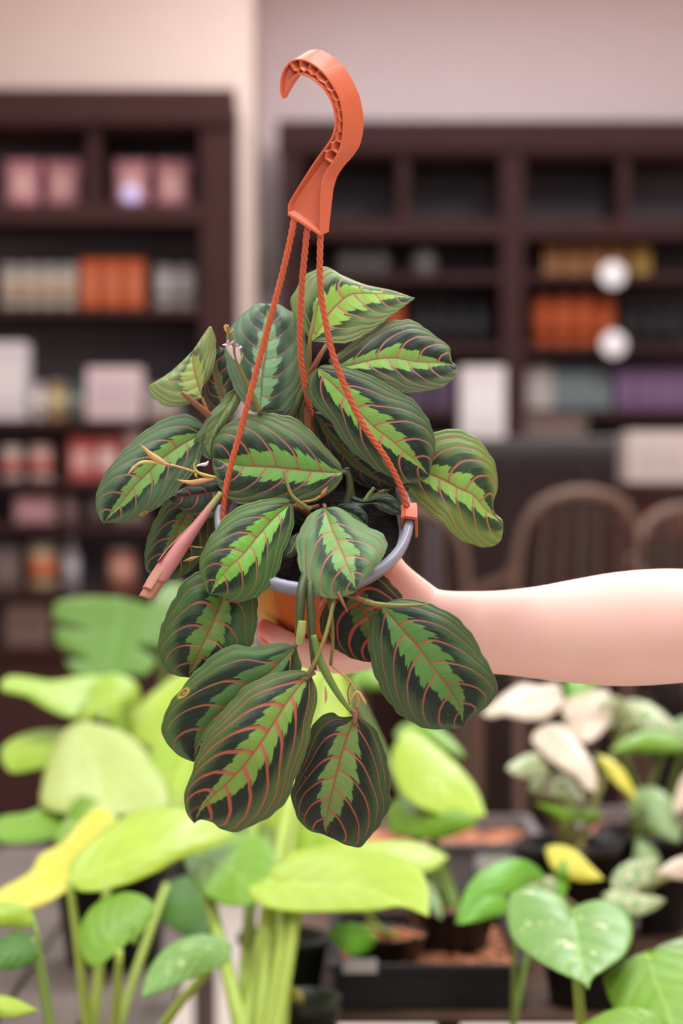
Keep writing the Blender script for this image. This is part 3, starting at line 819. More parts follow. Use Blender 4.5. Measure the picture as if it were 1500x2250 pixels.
def roll(name, u0, u1, radii, slant, mat, turns, phase, label=None):
    """spiral-wound tube between two stations of the axis"""
    i0, i1 = int(u0 * 59), int(u1 * 59)
    n_, NSEG = i1 - i0 + 1, int(44 * turns)
    rad = np.interp(np.linspace(0, 1, n_), np.linspace(0, 1, len(radii)), radii)
    RV, RF, RU = [], [], []
    for c in range(n_):
        i = i0 + c
        a, b = ax[max(0, i - 1)], ax[min(59, i + 1)]
        t = (b - a) / np.linalg.norm(b - a)
        nrm = np.array([-t[1], t[0]])
        for k in range(NSEG + 1):
            th = 2 * PI * turns * k / NSEG + phase
            rr = rad[c] * (0.86 + 0.14 * k / NSEG)
            sl = slant * max(0, (c / (n_ - 1) - .6) / .4) * (k / NSEG - .5)
            px = ax[i] + nrm * rr * math.cos(th) - t * sl
            RV.append(P(px[0], px[1], zz[i] + rr * math.sin(th) * 0.30))
            RU.append((i / 59, k / NSEG))
    for c in range(n_ - 1):
        for k in range(NSEG):
            q = c * (NSEG + 1) + k
            RF.append((q, q + 1, q + NSEG + 2, q + NSEG + 1))
    o = mesh_obj(name, RV, RF, [mat, plain('rolled_leaf_inside', (92, 96, 44), .5, .2, 60, .3)], plant, True, RU)
    so = o.modifiers.new('thickness', 'SOLIDIFY')
    so.thickness = .0006
    so.offset = 1
    if label:
        o['label'] = label
    return o


outer_roll = roll('rolled_leaf', 0, .86, [6, 8.5, 12, 17.5, 21.5, 21.5], 70, ROLL, 1.35, 4.4, 'rolled pink young leaf')
inner_roll = roll('rolled_leaf_tip', .6, 1.0, [15, 17.5, 19, 18.5], 26, plain('rolled_tip_tan_pink', (186, 130, 108), .5, .12, 60, .35), 1.2, .4)

# ---- hook
TERRA = NT('terracotta_plastic')
_co = TERRA.objco()
_s = TERRA.noise(_co, 60.0, 4.0)
_s2 = TERRA.noise(_co, 700.0, 2.0)
TERRA = TERRA.bsdf(TERRA.bright(TERRA.const((210, 99, 63)), _s * 0.16 + 0.92), (_s - 0.5) * 0.15 + 0.38, 0.5, _s2, .08, .0004)


def c1(p):                                    # crop coordinates used when measuring the hook
    return np.array((550 + p[0] * .26667, 80 + p[1] * .26667))


outer = [(268, 515), (246, 470), (242, 400), (250, 330), (275, 265), (320, 210), (370, 187), (430, 188), (500, 215), (570, 265), (640, 340), (700, 430),
         (740, 510), (760, 600), (772, 680), (772, 770), (760, 850), (738, 940), (690, 1030), (640, 1100), (605, 1170), (590, 1250), (585, 1350), (583, 1450), (580, 1550), (578, 1640)]
inner = [(275, 508), (292, 462), (312, 420), (332, 385), (350, 350), (372, 325), (400, 318), (440, 325), (495, 350), (555, 395), (605, 445), (645, 510),
         (672, 570), (687, 640), (693, 700), (686, 765), (668, 825), (635, 880), (580, 955), (520, 1040), (465, 1125), (415, 1205), (365, 1285), (325, 1355), (307, 1400), (312, 1470)]
outer = np.array([c1(q) for q in outer])
inner = np.array([c1(q) for q in inner])
NH = 90
Oc = crom(outer, NH)
Ifine = crom(inner, 500)
# pair every station of the outer edge with the point of the inner edge straight across from it
js = np.array([np.argmin(((Ifine - q) ** 2).sum(1)) for q in Oc], float)
js = np.maximum.accumulate(js)
wt = np.clip(np.minimum(np.linspace(0, 1, NH) / .10, (1 - np.linspace(0, 1, NH)) / .16), 0, 1)
js = js * wt + np.linspace(0, 499, NH) * (1 - wt)
js = np.maximum.accumulate(np.convolve(np.pad(js, 4, mode='edge'), np.ones(9) / 9, mode='valid'))
js[0], js[-1] = 0, 499
Ic = np.stack([np.interp(js, np.arange(500), Ifine[:, k]) for k in (0, 1)], axis=1)
uh = np.linspace(0, 1, NH)
# how far the moulded channel reaches to the right / upwards / back at each station
ex = np.interp(uh, [0, .06, .14, .22, .32, .45, .62, .72, .82, .92, 1], [8, 14, 24, 36, 42, 43, 42, 36, 26, 21, 18])
ey = np.interp(uh, [0, .06, .14, .22, .32, .45, .62, .72, .82, .92, 1], [-3, -8, -16, -22, -16, -2, -4, -8, -4, -4, -8])
ez = np.interp(uh, [0, .1, .3, .7, 1], [-3, -7, -11, -10, -6])
HZ = 70.0


def hp(p, i, f, z0=0.0):
    return P(p[0] + ex[i] * f, p[1] + ey[i] * f, HZ + z0 + ez[i] * f)


def wall(A, B, f0, f1):
    """closed ribbon between lines A and B (lists of px) from face depth f0 to f1"""
    V, Fc = [], []
    for i in range(NH):
        V += [hp(A[i], i, f0), hp(B[i], i, f0), hp(B[i], i, f1), hp(A[i], i, f1)]
    for i in range(NH - 1):
        for k in range(4):
            k2 = (k + 1) % 4
            Fc.append((i * 4 + k, i * 4 + k2, (i + 1) * 4 + k2, (i + 1) * 4 + k))
    Fc.append((0, 1, 2, 3))
    b = (NH - 1) * 4
    Fc.append((b + 3, b + 2, b + 1, b))
    return V, Fc


def shift(A, B, px):
    d = B - A
    l = np.linalg.norm(d, axis=1)[:, None] + 1e-6
    return A + d / l * np.minimum(px, l * .45)


Oin = shift(Oc, Ic, 3.4)
Iin = shift(Ic, Oc, 3.0)
geos = [wall(Oc, Oin, 0, 1), wall(Iin, Ic, 0, 1), wall(Oin, Iin, .55, .66)]
# bottom lip
b = NH - 1
lipA, lipB = Oc[b], Ic[b]
lip = [hp(lipA, b, -.08), hp(lipB, b, -.08), hp(lipB, b, 1), hp(lipA, b, 1)]
upv = Vector((0, 0, .0022))
V = lip + [p + upv for p in lip]
geos.append((V, [(0, 1, 2, 3), (7, 6, 5, 4), (0, 4, 5, 1), (1, 5, 6, 2), (2, 6, 7, 3), (3, 7, 4, 0)]))
hk = mesh_obj('hook', *merge(geos), TERRA, plant, False)
bv = hk.modifiers.new('bevel', 'BEVEL')
bv.width = .0005
bv.segments = 2
bv.limit_method = 'ANGLE'
# honeycomb ribs inside the channel
ribs = []


def rib(p, q, i, r=.00055):
    a0, b0, a1, b1 = hp(p, i, .02), hp(q, i, .02), hp(p, i, .6), hp(q, i, .6)
    t = (b0 - a0).normalized()
    s = t.cross((a1 - a0).normalized()) * r
    V = [a0 - s, a0 + s, b0 + s, b0 - s, a1 - s, a1 + s, b1 + s, b1 - s]
    ribs.append((V, [(0, 1, 2, 3), (4, 7, 6, 5), (0, 4, 5, 1), (1, 5, 6, 2), (2, 6, 7, 3), (3, 7, 4, 0)]))


cells = np.linspace(.165, .715, 13)
for ci, uc in enumerate(cells):
    i = int(uc * (NH - 1))
    i2 = min(NH - 1, int((uc + .021) * (NH - 1)))
    o_, c_, n_ = Oin[i], (Oin[i] * .38 + Iin[i] * .62), Iin[i]
    rib(o_, c_, i)
    if ci < len(cells) - 1:
        j = int(cells[ci + 1] * (NH - 1))
        m_ = int((i + j) / 2)
        apex = Oin[m_] * .18 + Iin[m_] * .82
        rib(c_, apex, i)
        cj = Oin[j] * .38 + Iin[j] * .62
        rib(apex, cj, m_)
        rib(apex, Iin[m_], m_)
mesh_obj('honeycomb_ribs', *merge(ribs), TERRA, hk, False)


# ---- cords
def rope(pts, name='cord'):
    path = crom([tuple(P(*q)) for q in pts], 420)
    p, T, N, B = frames(path)
    seg = np.linalg.norm(np.diff(path, axis=0), axis=1)
    s = np.concatenate([[0], np.cumsum(seg)])
    geos = []
    for k in range(3):
        sp = []
        for i in range(len(p)):
            a = -s[i] / .0165 * 2 * PI + k * 2 * PI / 3
            sp.append(p[i] + N[i] * math.cos(a) * .00115 + B[i] * math.sin(a) * .00115)
        geos.append(tube_geo(sp, .00135, 8))
    return mesh_obj(name, *merge(geos), TERRA, plant)


rope([(646, 478, 68), (641, 510, 66), (618, 610, 56), (575, 770, 40), (530, 940, 26), (503, 1040, 18), (491, 1120, 14), (494, 1180, 16), (497, 1200, 20)])
rope([(675, 500, 66), (671, 540, 62), (662, 640, 46), (659, 720, 30), (661, 790, 16), (670, 845, -2), (684, 920, -32), (690, 985, -50)])
rope([(705, 505, 66), (703, 540, 64), (703, 620, 56), (712, 690, 48), (735, 790, 38), (790, 920, 26), (850, 1010, 15), (880, 1070, 6), (894, 1112, 2)])

# ---- clips on the rim
for ang, nm in ((0.0, 'clip'), (PI + .46, 'clip'), (PI / 2, 'clip')):
    prof = [(0.0655, -0.010), (0.0655, 0.0035), (0.0690, 0.0060), (0.0775, 0.0050), (0.0785, -0.0165), (0.0768, -0.0165), (0.0760, 0.0025), (0.0680, 0.0030), (0.0672, -0.010)]
    V, Fc = [], []
    hw = 0.10
    for s in (-hw, -hw * .5, 0, hw * .5, hw):
        for r, z in prof:
            V.append(MPOT @ Vector((r * math.cos(ang + s), r * math.sin(ang + s), z)))
    k = len(prof)
    for i in range(4):
        for j in range(k):
            j2 = (j + 1) % k
            Fc.append((i * k + j, i * k + j2, (i + 1) * k + j2, (i + 1) * k + j))
    Fc.append(tuple(range(k))[::-1])
    Fc.append(tuple(4 * k + j for j in range(k)))
    o = mesh_obj(nm, V, Fc, TERRA, plant, False)

# ================================================================== THE ARM AND HAND
skin = NT('skin')
co = skin.objco()
s1 = skin.noise(co, 28.0, 3.0)
s2 = skin.noise(co, 420.0, 3.0)
sc = skin.mix(s1, L4((240, 192, 176)), L4((246, 206, 194)))
geo = skin.new('ShaderNodeNewGeometry')


def near(pt, r0, r1):
    vm_ = skin.new('ShaderNodeVectorMath')
    vm_.operation = 'DISTANCE'
    skin.link(geo.outputs['Position'], vm_.inputs[0])
    vm_.inputs[1].default_value = pt
    return skin.smooth(r1, r0, X(skin, vm_.outputs['Value']))


TIPS = [(576, 1378, -14), (588, 1400, -26), (604, 1412, -46), (640, 1418, -66)]
for q in TIPS:
    sc = skin.mix(near(P(*q), .002, .019) * 0.75, sc, L4((222, 104, 92)))
SKIN = skin.bsdf(sc, 0.48, 0.35, s2, .08, .0004, sss=.25)

geos = []


def ellipse_loft(st, seg=28):
    """st: list of (centre Vector, axis u Vector, axis w Vector)"""
    V, Fc = [], []
    for c, u_, w_ in st:
        for k in range(seg):
            a = 2 * PI * k / seg
            V.append(c + u_ * math.cos(a) + w_ * math.sin(a))
    for i in range(len(st) - 1):
        for k in range(seg):
            k2 = (k + 1) % seg
            Fc.append((i * seg + k, i * seg + k2, (i + 1) * seg + k2, (i + 1) * seg + k))
    Fc.append(tuple(range(seg))[::-1])
    Fc.append(tuple((len(st) - 1) * seg + k for k in range(seg)))
    return V, Fc


# forearm: x, top, bottom (px), dz, half thickness in depth (mm)
ARM = [(830, 1262, 1470, -84, 17), (880, 1268, 1474, -82, 18), (930, 1286, 1478, -78, 19), (975, 1297, 1480, -74, 20), (1030, 1299, 1480, -72, 22), (1100, 1297, 1482, -70, 24),
       (1180, 1288, 1492, -68, 28), (1260, 1273, 1501, -67, 31), (1340, 1259, 1507, -66, 34), (1420, 1251, 1506, -66, 36), (1500, 1250, 1500, -66, 37),
       (1620, 1255, 1490, -66, 36), (1800, 1270, 1480, -70, 34), (2050, 1280, 1500, -80, 36)]
A = crom([tuple(q) for q in ARM], 140)
st = []
for x, t, b_, dz, hd in A:
    c = P(x, (t + b_) / 2, dz)
    hgt = (P(x, t, dz) - P(x, b_, dz)).length / 2
    st.append((c, Vector((0, 0, hgt)), Vector((0, hd * MM, 0))))
geos.append(ellipse_loft(st, 72))


def capsule(pts, rads, seg=16):
    """rounded tapering chain through points"""
    n = 40
    path = crom([tuple(p) for p in pts], n)
    r = np.interp(np.linspace(0, 1, n), np.linspace(0, 1, len(rads)), rads)
    # round both ends
    dirs = [(Vector(path[0]) - Vector(path[1])).normalized(), (Vector(path[-1]) - Vector(path[-2])).normalized()]
    head = [(Vector(path[0]) + dirs[0] * r[0] * math.sin(a), r[0] * max(.06, math.cos(a))) for a in (1.5, 1.2, .9, .6, .3)]
    tail = [(Vector(path[-1]) + dirs[1] * r[-1] * math.sin(a), r[-1] * max(.06, math.cos(a))) for a in (.3, .6, .9, 1.2, 1.5)]
    pp = [h[0] for h in head] + [Vector(q) for q in path] + [h[0] for h in tail]
    rr = [h[1] for h in head] + list(r) + [h[1] for h in tail]
    return tube_geo(pp, rr, seg)


# palm: broad flattened body behind and under the pot base
PALM = [(875, 1368, -86, 30, 15), (840, 1372, -94, 34, 17), (800, 1382, -102, 35, 18), (760, 1396, -106, 33, 17), (725, 1404, -106, 29, 15)]
st = []
for x, y, dz, hv, hd in PALM:
    up = Vector((0, .42, .90)).normalized()
    fw = Vector((0, .90, -.42)).normalized()
    st.append((P(x, y, dz), up * hv * MM, fw * hd * MM))
geos.append(ellipse_loft(st))
geos.append(capsule([P(850, 1420, -72), P(800, 1438, -70), P(740, 1436, -78)], [.0125, .0125, .011]))
# thumb: up along the right side of the pot, behind it
geos.append(capsule([P(930, 1335, -80), P(890, 1290, -74), P(862, 1252, -70), P(838, 1215, -74), P(812, 1172, -84)], [.019, .0155, .0115, .0105, .0085]))
# four fingers cupping the base, tips turning up at the front left
geos.append(capsule([P(790, 1432, -62), P(725, 1440, -40), P(660, 1424, -22), P(612, 1400, -12), P(580, 1379, -14)], [.0115, .0105, .0095, .0088, .0068]))
geos.append(capsule([P(785, 1440, -76), P(715, 1450, -58), P(650, 1434, -40), P(612, 1414, -30), P(586, 1400, -28)], [.0115, .0105, .0095, .0085, .0070]))
geos.append(capsule([P(780, 1440, -92), P(710, 1446, -80), P(655, 1432, -64), P(625, 1416, -52), P(604, 1404, -48)], [.0115, .0100, .0092, .0082, .0068]))
geos.append(capsule([P(775, 1425, -108), P(715, 1432, -102), P(675, 1424, -88), P(655, 1414, -76), P(642, 1406, -70)], [.0105, .0090, .0082, .0075, .0062]))
arm = mesh_obj('person', *merge(geos), SKIN, None)
rm = arm.modifiers.new('remesh', 'REMESH')
rm.mode = 'VOXEL'
rm.voxel_size = .0013
rm.use_smooth_shade = True
sm = arm.modifiers.new('smooth', 'SMOOTH')
sm.factor = .5
sm.iterations = 9
tag(arm, 'bare forearm and hand reaching in, cupping the orange hanging pot from below', 'person')

# ================================================================== THE ROOM
def wall_mat(name, c):
    n = NT(name)
    s = n.noise(n.objco(), 3.0, 3.0)
    s2 = n.noise(n.objco(), 160.0, 2.0)
    return n.bsdf(n.bright(n.const(c), s * .06 + .97), .75, .25, s2, .1, .001)


WALL = wall_mat('painted_wall_warm_white', (224, 198, 188))
FLOORM = plain('pale_tile_floor', (206, 192, 182), .35, .06, 6, .4)
CEIL = wall_mat('ceiling_paint', (226, 216, 208))
H = 3.3
LX, RX = -2.6, 2.8
LY, RY = 6.78, 7.38
CX = at(556, 500, LY).x


def struct(name, lo, hi, mat):
    return tag(box(name, lo, hi, mat), None, None, None, 'structure')


struct('floor', (LX, -3.5, -.06), (RX, RY + .2, 0), FLOORM)
struct('ceiling', (LX, -3.5, H), (RX, RY + .2, H + .08), CEIL)
struct('wall_left', (LX - .1, -3.5, 0), (LX, RY + .2, H), WALL)
struct('wall_right', (RX, -3.5, 0), (RX + .1, RY + .2, H), WALL)
struct('wall_back_left', (LX, LY, 0), (CX, RY + .2, H), WALL)
struct('wall_back_right', (CX, RY, 0), (RX, RY + .2, H), wall_mat('painted_wall_rose_white', (234, 213, 216)))

DARKW = plain('dark_walnut_veneer', (56, 33, 31), .6, .25, 9, .10, stretch=(6, 6, .7))
DARKP = plain('dark_back_panel', (88, 80, 86), .65, .15, 9, .15)


def zpx(y, d):
    return at(750, y, d).z


def xpx(x, d):
    return at(x, 1125, d).x


def bookcase(label, x0, x1, ztop, yf, depth, stiles, dividers, shelves, cornice):
    e = empty('bookcase', ((x0 + x1) / 2, yf + depth / 2, 0), label, 'bookcase')
    box('back_panel', (x0, yf + depth - .015, .1), (x1, yf + depth, ztop), DARKP, e)
    for a, b_ in stiles:
        box('side_panel', (a, yf, 0), (b_, yf + depth - .016, ztop - .002), DARKW, e, .003)
    box('cornice', (x0 - .01, yf - .02, ztop - cornice), (x1 + .01, yf + .02, ztop), DARKW, e, .006)
    for z, th, zt in shelves:
        for (a, b_), (c_, d_) in zip(stiles[:-1], stiles[1:]):
            box('shelf', (b_ + .0005, yf + .004, z - th), (c_ - .0005, yf + depth - .016, z), DARKW, e, .002)
    for x, z0, z1 in dividers:
        box('divider', (x - .02, yf + .012, z0), (x + .02, yf + depth - .018, z1), DARKW, e, .002)
    box('plinth', (x0 + .002, yf + .03, 0), (x1 - .002, yf + depth - .016, .1), DARKW, e)
    for (a, b_), (c_, d_) in zip(stiles[:-1], stiles[1:]):
        m_ = (b_ + c_) / 2
        for u0, u1 in ((b_ + .004, m_ - .002), (m_ + .002, c_ - .004)):
            dr = box('cabinet_door', (u0, yf - .004, .11), (u1, yf + .016, .68), DARKW, e, .004)
            kx = u1 - .03 if u0 < m_ - .01 else u0 + .03
            kv, kf = lathe_geo([(0, 0), (.006, 0), (.006, .015), (.013, .02), (.013, .027), (0, .03)], 16)
            R = Matrix.Translation(Vector((kx, yf - .004, .6))) @ Matrix.Rotation(PI / 2, 4, 'X')
            mesh_obj('knob', [R @ v for v in kv], kf, plain('dull_brass', (120, 96, 60), .4, .1, 40, .5, metal=.8), dr)
    return e


# left bookcase
LF = 6.42
lx1 = xpx(512, LF)
lx0 = lx1 - 1.55
z1, z2 = zpx(456, LF + .1), zpx(681, LF + .1)
bookcase('dark walnut bookcase with four pink pouches on its top shelf, left of the wall corner', lx0, lx1, zpx(196, LF), LF, .35,
         [(lx0, lx0 + .09), (xpx(440, LF), lx1)], [(xpx(205, LF), z1, zpx(280, LF))],
         [(zpx(280, LF) + .03, .03, 0), (z1, .065, 0), (z2, .03, 0), (1.42, .03, 0), (1.05, .03, 0), (.72, .04, 0)], .115)
# right bookcase
RF_ = 7.02
rx0 = xpx(616, RF_)
rx1 = rx0 + 2.35
r1, r2, r3, r4 = zpx(488, RF_ + .1), zpx(607, RF_ + .1), zpx(762, RF_ + .1), zpx(902, RF_ + .1)
bookcase('wide dark walnut bookcase with orange cans and purple boxes, right of the wall corner', rx0, rx1, zpx(266, RF_), RF_, .35,
         [(rx0, rx0 + .075), (xpx(1100, RF_), xpx(1152, RF_)), (rx1 - .075, rx1)],
         [(xpx(886, RF_), r1, zpx(345, RF_)), (xpx(1372, RF_), r1, zpx(345, RF_))],
         [(zpx(345, RF_) + .03, .03, 0), (r1, .07, 0), (r2, .03, 0), (r3, .03, 0), (r4, .03, 0), (1.1, .03, 0), (.72, .04, 0)], .11)

# ------------------------------------------------------------------ goods on the shelves
ORD = ['first', 'second', 'third', 'fourth', 'fifth', 'sixth', 'seventh', 'eighth']
CACHE = {}


def goods_geo(kind, w, h, d):
    """list of (part name, verts, faces, colour slot)"""
    if kind == 'box':
        bm = bmesh.new(); add_box(bm, (-w / 2, -d / 2, 0), (w / 2, d / 2, h), .002)
        bm2 = bmesh.new(); add_box(bm2, (-w * .38, -d / 2 - .0012, h * .25), (w * .38, -d / 2 + .001, h * .72))
        return [('carton', bm, 0), ('label', bm2, 1)]
    if kind == 'tin' or kind == 'jar':
        r = w / 2
        a = lathe_geo([(0, 0), (r * .94, 0), (r, .004), (r, h * .80), (r * .97, h * .84), (0, h * .84)], 28)
        b_ = lathe_geo([(0, h * .845), (r * 1.01, h * .845), (r * 1.01, h * .985), (r * .96, h), (0, h)], 28)
        c_ = lathe_geo([(r * 1.004, h * .22), (r * 1.006, h * .22), (r * 1.006, h * .64), (r * 1.004, h * .64)], 28)
        return [('body', a, 0), ('lid', b_, 2), ('label', c_, 1)]
    if kind == 'pouch':
        V, Fc = [], []
        rows, seg = 14, 24
        for i in range(rows):
            t = i / (rows - 1)
            dd = d / 2 * (1 - t ** 3) + .002
            ww = w / 2 * (1 - .06 * math.sin(PI * t))
            for k in range(seg):
                a = 2 * PI * k / seg
                ca, sa = math.cos(a), math.sin(a)
                V.append(Vector((ww * math.copysign(abs(ca) ** .6, ca), dd * math.copysign(abs(sa) ** .8, sa), h * t)))
        for i in range(rows - 1):
            for k in range(seg):
                k2 = (k + 1) % seg
                Fc.append((i * seg + k, i * seg + k2, (i + 1) * seg + k2, (i + 1) * seg + k))
        Fc.append(tuple(range(seg))[::-1]); Fc.append(tuple((rows - 1) * seg + k for k in range(seg)))
        LV, LF2 = [], []
        for i in range(7):
            for j in range(7):
                x = (j / 6 - .5) * w * .62
                z = h * (.26 + .46 * i / 6)
                t = z / h
                dd = d / 2 * (1 - t ** 3) + .002
                q = max(0, 1 - (abs(x) / (w / 2)) ** (1 / .6) ** 1) ** .6
                LV.append(Vector((x, -dd * max(.72, (1 - (abs(x) / (w / 2)) ** 3.2)) - .002, z)))
        for i in range(6):
            for j in range(6):
                LF2.append((i * 7 + j, i * 7 + j + 1, i * 7 + j + 8, i * 7 + j + 7))
        return [('bag', (V, Fc), 0), ('label', (LV, LF2), 1)]
    if kind == 'bottle':
        r = w / 2
        a = lathe_geo([(0, 0), (r * .95, 0), (r, .005), (r, h * .62), (r * .8, h * .70), (r * .38, h * .76), (r * .36, h * .88), (0, h * .88)], 24)
        b_ = lathe_geo([(0, h * .882), (r * .42, h * .882), (r * .42, h * .99), (r * .38, h), (0, h)], 20)
        c_ = lathe_geo([(r * 1.004, h * .15), (r * 1.008, h * .15), (r * 1.008, h * .52), (r * 1.004, h * .52)], 24)
        return [('body', a, 0), ('cap', b_, 2), ('label', c_, 1)]


def goods(kind, name, cat, label, group, px0, px1, pyt, zb, d, cols, depth=None):
    w = (px1 - px0) / 1500 * Wd(d)
    h = zpx(pyt, d) - zb
    dp = depth or min(w, .10)
    key = (kind, name, round(w, 3), round(h, 3), round(dp, 3), tuple(cols))
    e = empty(name, (xpx((px0 + px1) / 2, d), d + dp / 2, zb + .0005), label, cat, group)
    if key in CACHE:
        for src in CACHE[key]:
            c = src.copy()
            COL.objects.link(c)
            c.parent = e
            c.matrix_parent_inverse = Matrix.Identity(4)
        return e
    made = []
    for pn, g, slot in goods_geo(kind, w, h, dp):
        c = cols[min(slot, len(cols) - 1)]
        mt = plain('goods_%d_%d_%d' % c, tuple(int(q * .86) for q in c), .55, .08, 30, .3)
        if isinstance(g, tuple):
            o = mesh_obj(pn, g[0], g[1], mt, None, True)
        else:
            o = bm_obj(pn, g, mt, None)
        o.parent = e
        made.append(o)
    CACHE[key] = made
    return e


PK = [(214, 140, 150), (238, 186, 176)]
for i, (a, b_) in enumerate([(8, 86), (97, 177), (247, 326), (339, 418)]):
    goods('pouch', 'pouch', 'pouch', ['pink pouch farthest from the divider on the top shelf of the left bookcase',
                                      'pink pouch just left of the divider on the top shelf of the left bookcase',
                                      'pink pouch behind the round lilac light disc on the top shelf of the left bookcase',
                                      'pink pouch at the right end of the left bookcase\'s top shelf'][i], 'pink pouches', a, b_, 348, z1, LF + .1, PK, .07)
tv, tf = lathe_geo([(0, 0), (.026, 0), (.030, .0015), (.030, .0035), (.026, .005), (0, .005)], 28)  # lilac disc and foot added in place of a blurred light blob
Rt = Matrix.Translation(at(287, 428, LF + .07)) @ Matrix.Rotation(PI / 2, 4, 'X')
tg = empty('tag_or_light_blob', (xpx(287, LF + .07), LF + .07, z1), 'round lilac disc for a blurred light blob before a pink pouch on the left bookcase', 'tag')
mesh_obj('disc', [Rt @ v for v in tv], tf, plain('lilac_light_blob', (206, 190, 240), .3, .03, 20, .5), tg)
box('foot', (xpx(287, LF + .07) - .004, LF + .062, z1), (xpx(287, LF + .07) + .004, LF + .072, at(287, 428, LF + .07).z - .028), plain('clear_stand', (170, 165, 170), .3, .03, 20, .5), tg)
for i in range(4):
    goods('tin', 'tin', 'tin', '%s cream tin from the orange pouches, second shelf of the left bookcase' % ['nearest', 'second', 'third', 'fourth'][i], 'cream tins',
          126 - 42 * i, 166 - 42 * i, 582, z2, LF + .1, [(206, 196, 182), (208, 176, 152), (190, 184, 178)], .055)
for i in range(3):
    goods('pouch', 'pouch', 'pouch', ['orange pouch next to the cream tins on the left bookcase', 'middle one of three orange pouches on the left bookcase',
                                      'orange pouch nearest the pale jars on the left bookcase'][i], 'orange pouches', 172 + 48 * i, 220 + 48 * i, 568, z2, LF + .09, [(208, 92, 42), (210, 116, 80)], .06)
for i in range(2):
    goods('jar', 'jar', 'jar', ['pale jar next to the orange pouches on the left bookcase', 'pale jar at the right end of the left bookcase\'s second shelf'][i], 'pale jars',
          338 + 47 * i, 383 + 47 * i, 585, z2, LF + .1, [(206, 192, 186), (186, 176, 172), (170, 164, 166)])

# ---- stepped display rack in front of the left bookcase
DR = 6.05
rk = empty('display_rack', (xpx(160, DR), DR + .13, 0), 'dark stepped display rack packed with small red and white goods', 'rack')
rxa, rxb = xpx(-130, DR), xpx(470, DR)
steps = [zpx(922, DR), zpx(1056, DR), zpx(1150, DR), zpx(1296, DR), zpx(1420, DR)]
for x in (rxa, rxb - .03):
    box('side_panel', (x, DR, 0), (x + .03, DR + .27, steps[0] - .002), DARKW, rk, .002)
for z in steps:
    box('shelf', (rxa + (.0305 if z != steps[0] else 0), DR - .005, z - .022), (rxb - (.0305 if z != steps[0] else 0), DR + .26, z), DARKW, rk, .002)
box('front_panel', (rxa + .031, DR + .03, .06), (rxb - .031, DR + .05, steps[-1] - .023), DARKW, rk)
box('back_panel', (rxa + .031, DR + .262, .06), (rxb - .031, DR + .27, steps[0] - .023), DARKP, rk)
g_ = [
    ('box', 'carton', 'large white carton on top of the display rack at its left end', -40, 58, 752, 0, [(214, 202, 204), (226, 214, 214)]),
    ('jar', 'jar', 'small white jar beside the large white carton on the rack', 64, 98, 842, 0, [(206, 190, 186), (220, 206, 200), (190, 180, 178)]),
    ('jar', 'jar', 'small amber jar between white and green jars on the rack', 102, 140, 838, 0, [(176, 140, 96), (206, 184, 140), (150, 130, 110)]),
    ('bottle', 'bottle', 'dark green bottle beside the pink and white carton', 146, 182, 818, 0, [(56, 78, 70), (130, 130, 120), (40, 50, 48)]),
    ('box', 'carton', 'pink and white carton on top of the display rack', 190, 310, 808, 0, [(220, 192, 192), (206, 180, 186)]),
    ('box', 'carton', 'grey carton at the right end of the rack top', 322, 392, 850, 0, [(150, 134, 128), (180, 164, 156)]),
    ('jar', 'jar', 'white jar with red label at the rack\'s left edge', -2, 48, 980, 1, [(206, 184, 176), (190, 96, 80), (206, 190, 186)]),
    ('jar', 'jar', 'white jar with red label second on the upper rack shelf', 60, 112, 978, 1, [(214, 188, 178), (196, 98, 78), (196, 150, 140)]),
    ('box', 'carton', 'red carton left of its twin on the upper rack shelf', 152, 206, 962, 1, [(186, 78, 72), (214, 160, 152)]),
    ('box', 'carton', 'red carton with a pale stripe right of its twin on the rack', 210, 262, 960, 1, [(180, 84, 78), (220, 186, 178)]),
    ('jar', 'jar', 'pale pink jar right of the red cartons on the rack', 268, 316, 950, 1, [(206, 160, 156), (196, 96, 92), (214, 190, 186)]),
    ('box', 'carton', 'dusty pink carton on the middle rack shelf, long and low', 32, 120, 1092, 2, [(176, 128, 132), (206, 150, 156)]),
    ('jar', 'jar', 'small taupe jar on the middle rack shelf beside the pink carton', 130, 172, 1090, 2, [(128, 108, 104), (150, 120, 116), (90, 80, 80)]),
    ('jar', 'jar', 'small dark jar on the middle rack shelf', 190, 232, 1088, 2, [(78, 68, 68), (130, 110, 106), (60, 54, 54)]),
    ('box', 'carton', 'brown carton on the middle rack shelf below the large leaf', 250, 320, 1100, 2, [(120, 96, 88), (150, 126, 116)]),
    ('jar', 'jar', 'cream and orange jar on the lower rack shelf', 58, 124, 1192, 3, [(186, 166, 130), (200, 110, 70), (140, 120, 104)]),
    ('bottle', 'bottle', 'slim pale grey bottle on the lower rack shelf', 138, 172, 1180, 3, [(168, 158, 166), (190, 180, 186), (150, 140, 146)]),
    ('jar', 'jar', 'orange jar on the lower rack shelf below the rolled leaf', 236, 296, 1208, 3, [(186, 110, 84), (206, 150, 130), (150, 120, 116)]),
    ('box', 'carton', 'taupe carton at the left end of the lower rack shelf', -20, 44, 1200, 3, [(96, 80, 76), (120, 100, 94)]),
    ('box', 'basket_box', 'brown woven box on the bottom rack shelf', 12, 110, 1330, 4, [(128, 100, 92), (110, 84, 78)]),
    ('box', 'carton', 'dark carton on the bottom rack shelf', 130, 220, 1335, 4, [(80, 64, 60), (100, 84, 80)]),
]
for kind, nm, lb, a, b_, yt, si, cols in g_:
    goods(kind, nm, nm.replace('_', ' '), lb, None, a, b_, yt, steps[si], DR + .04, cols)

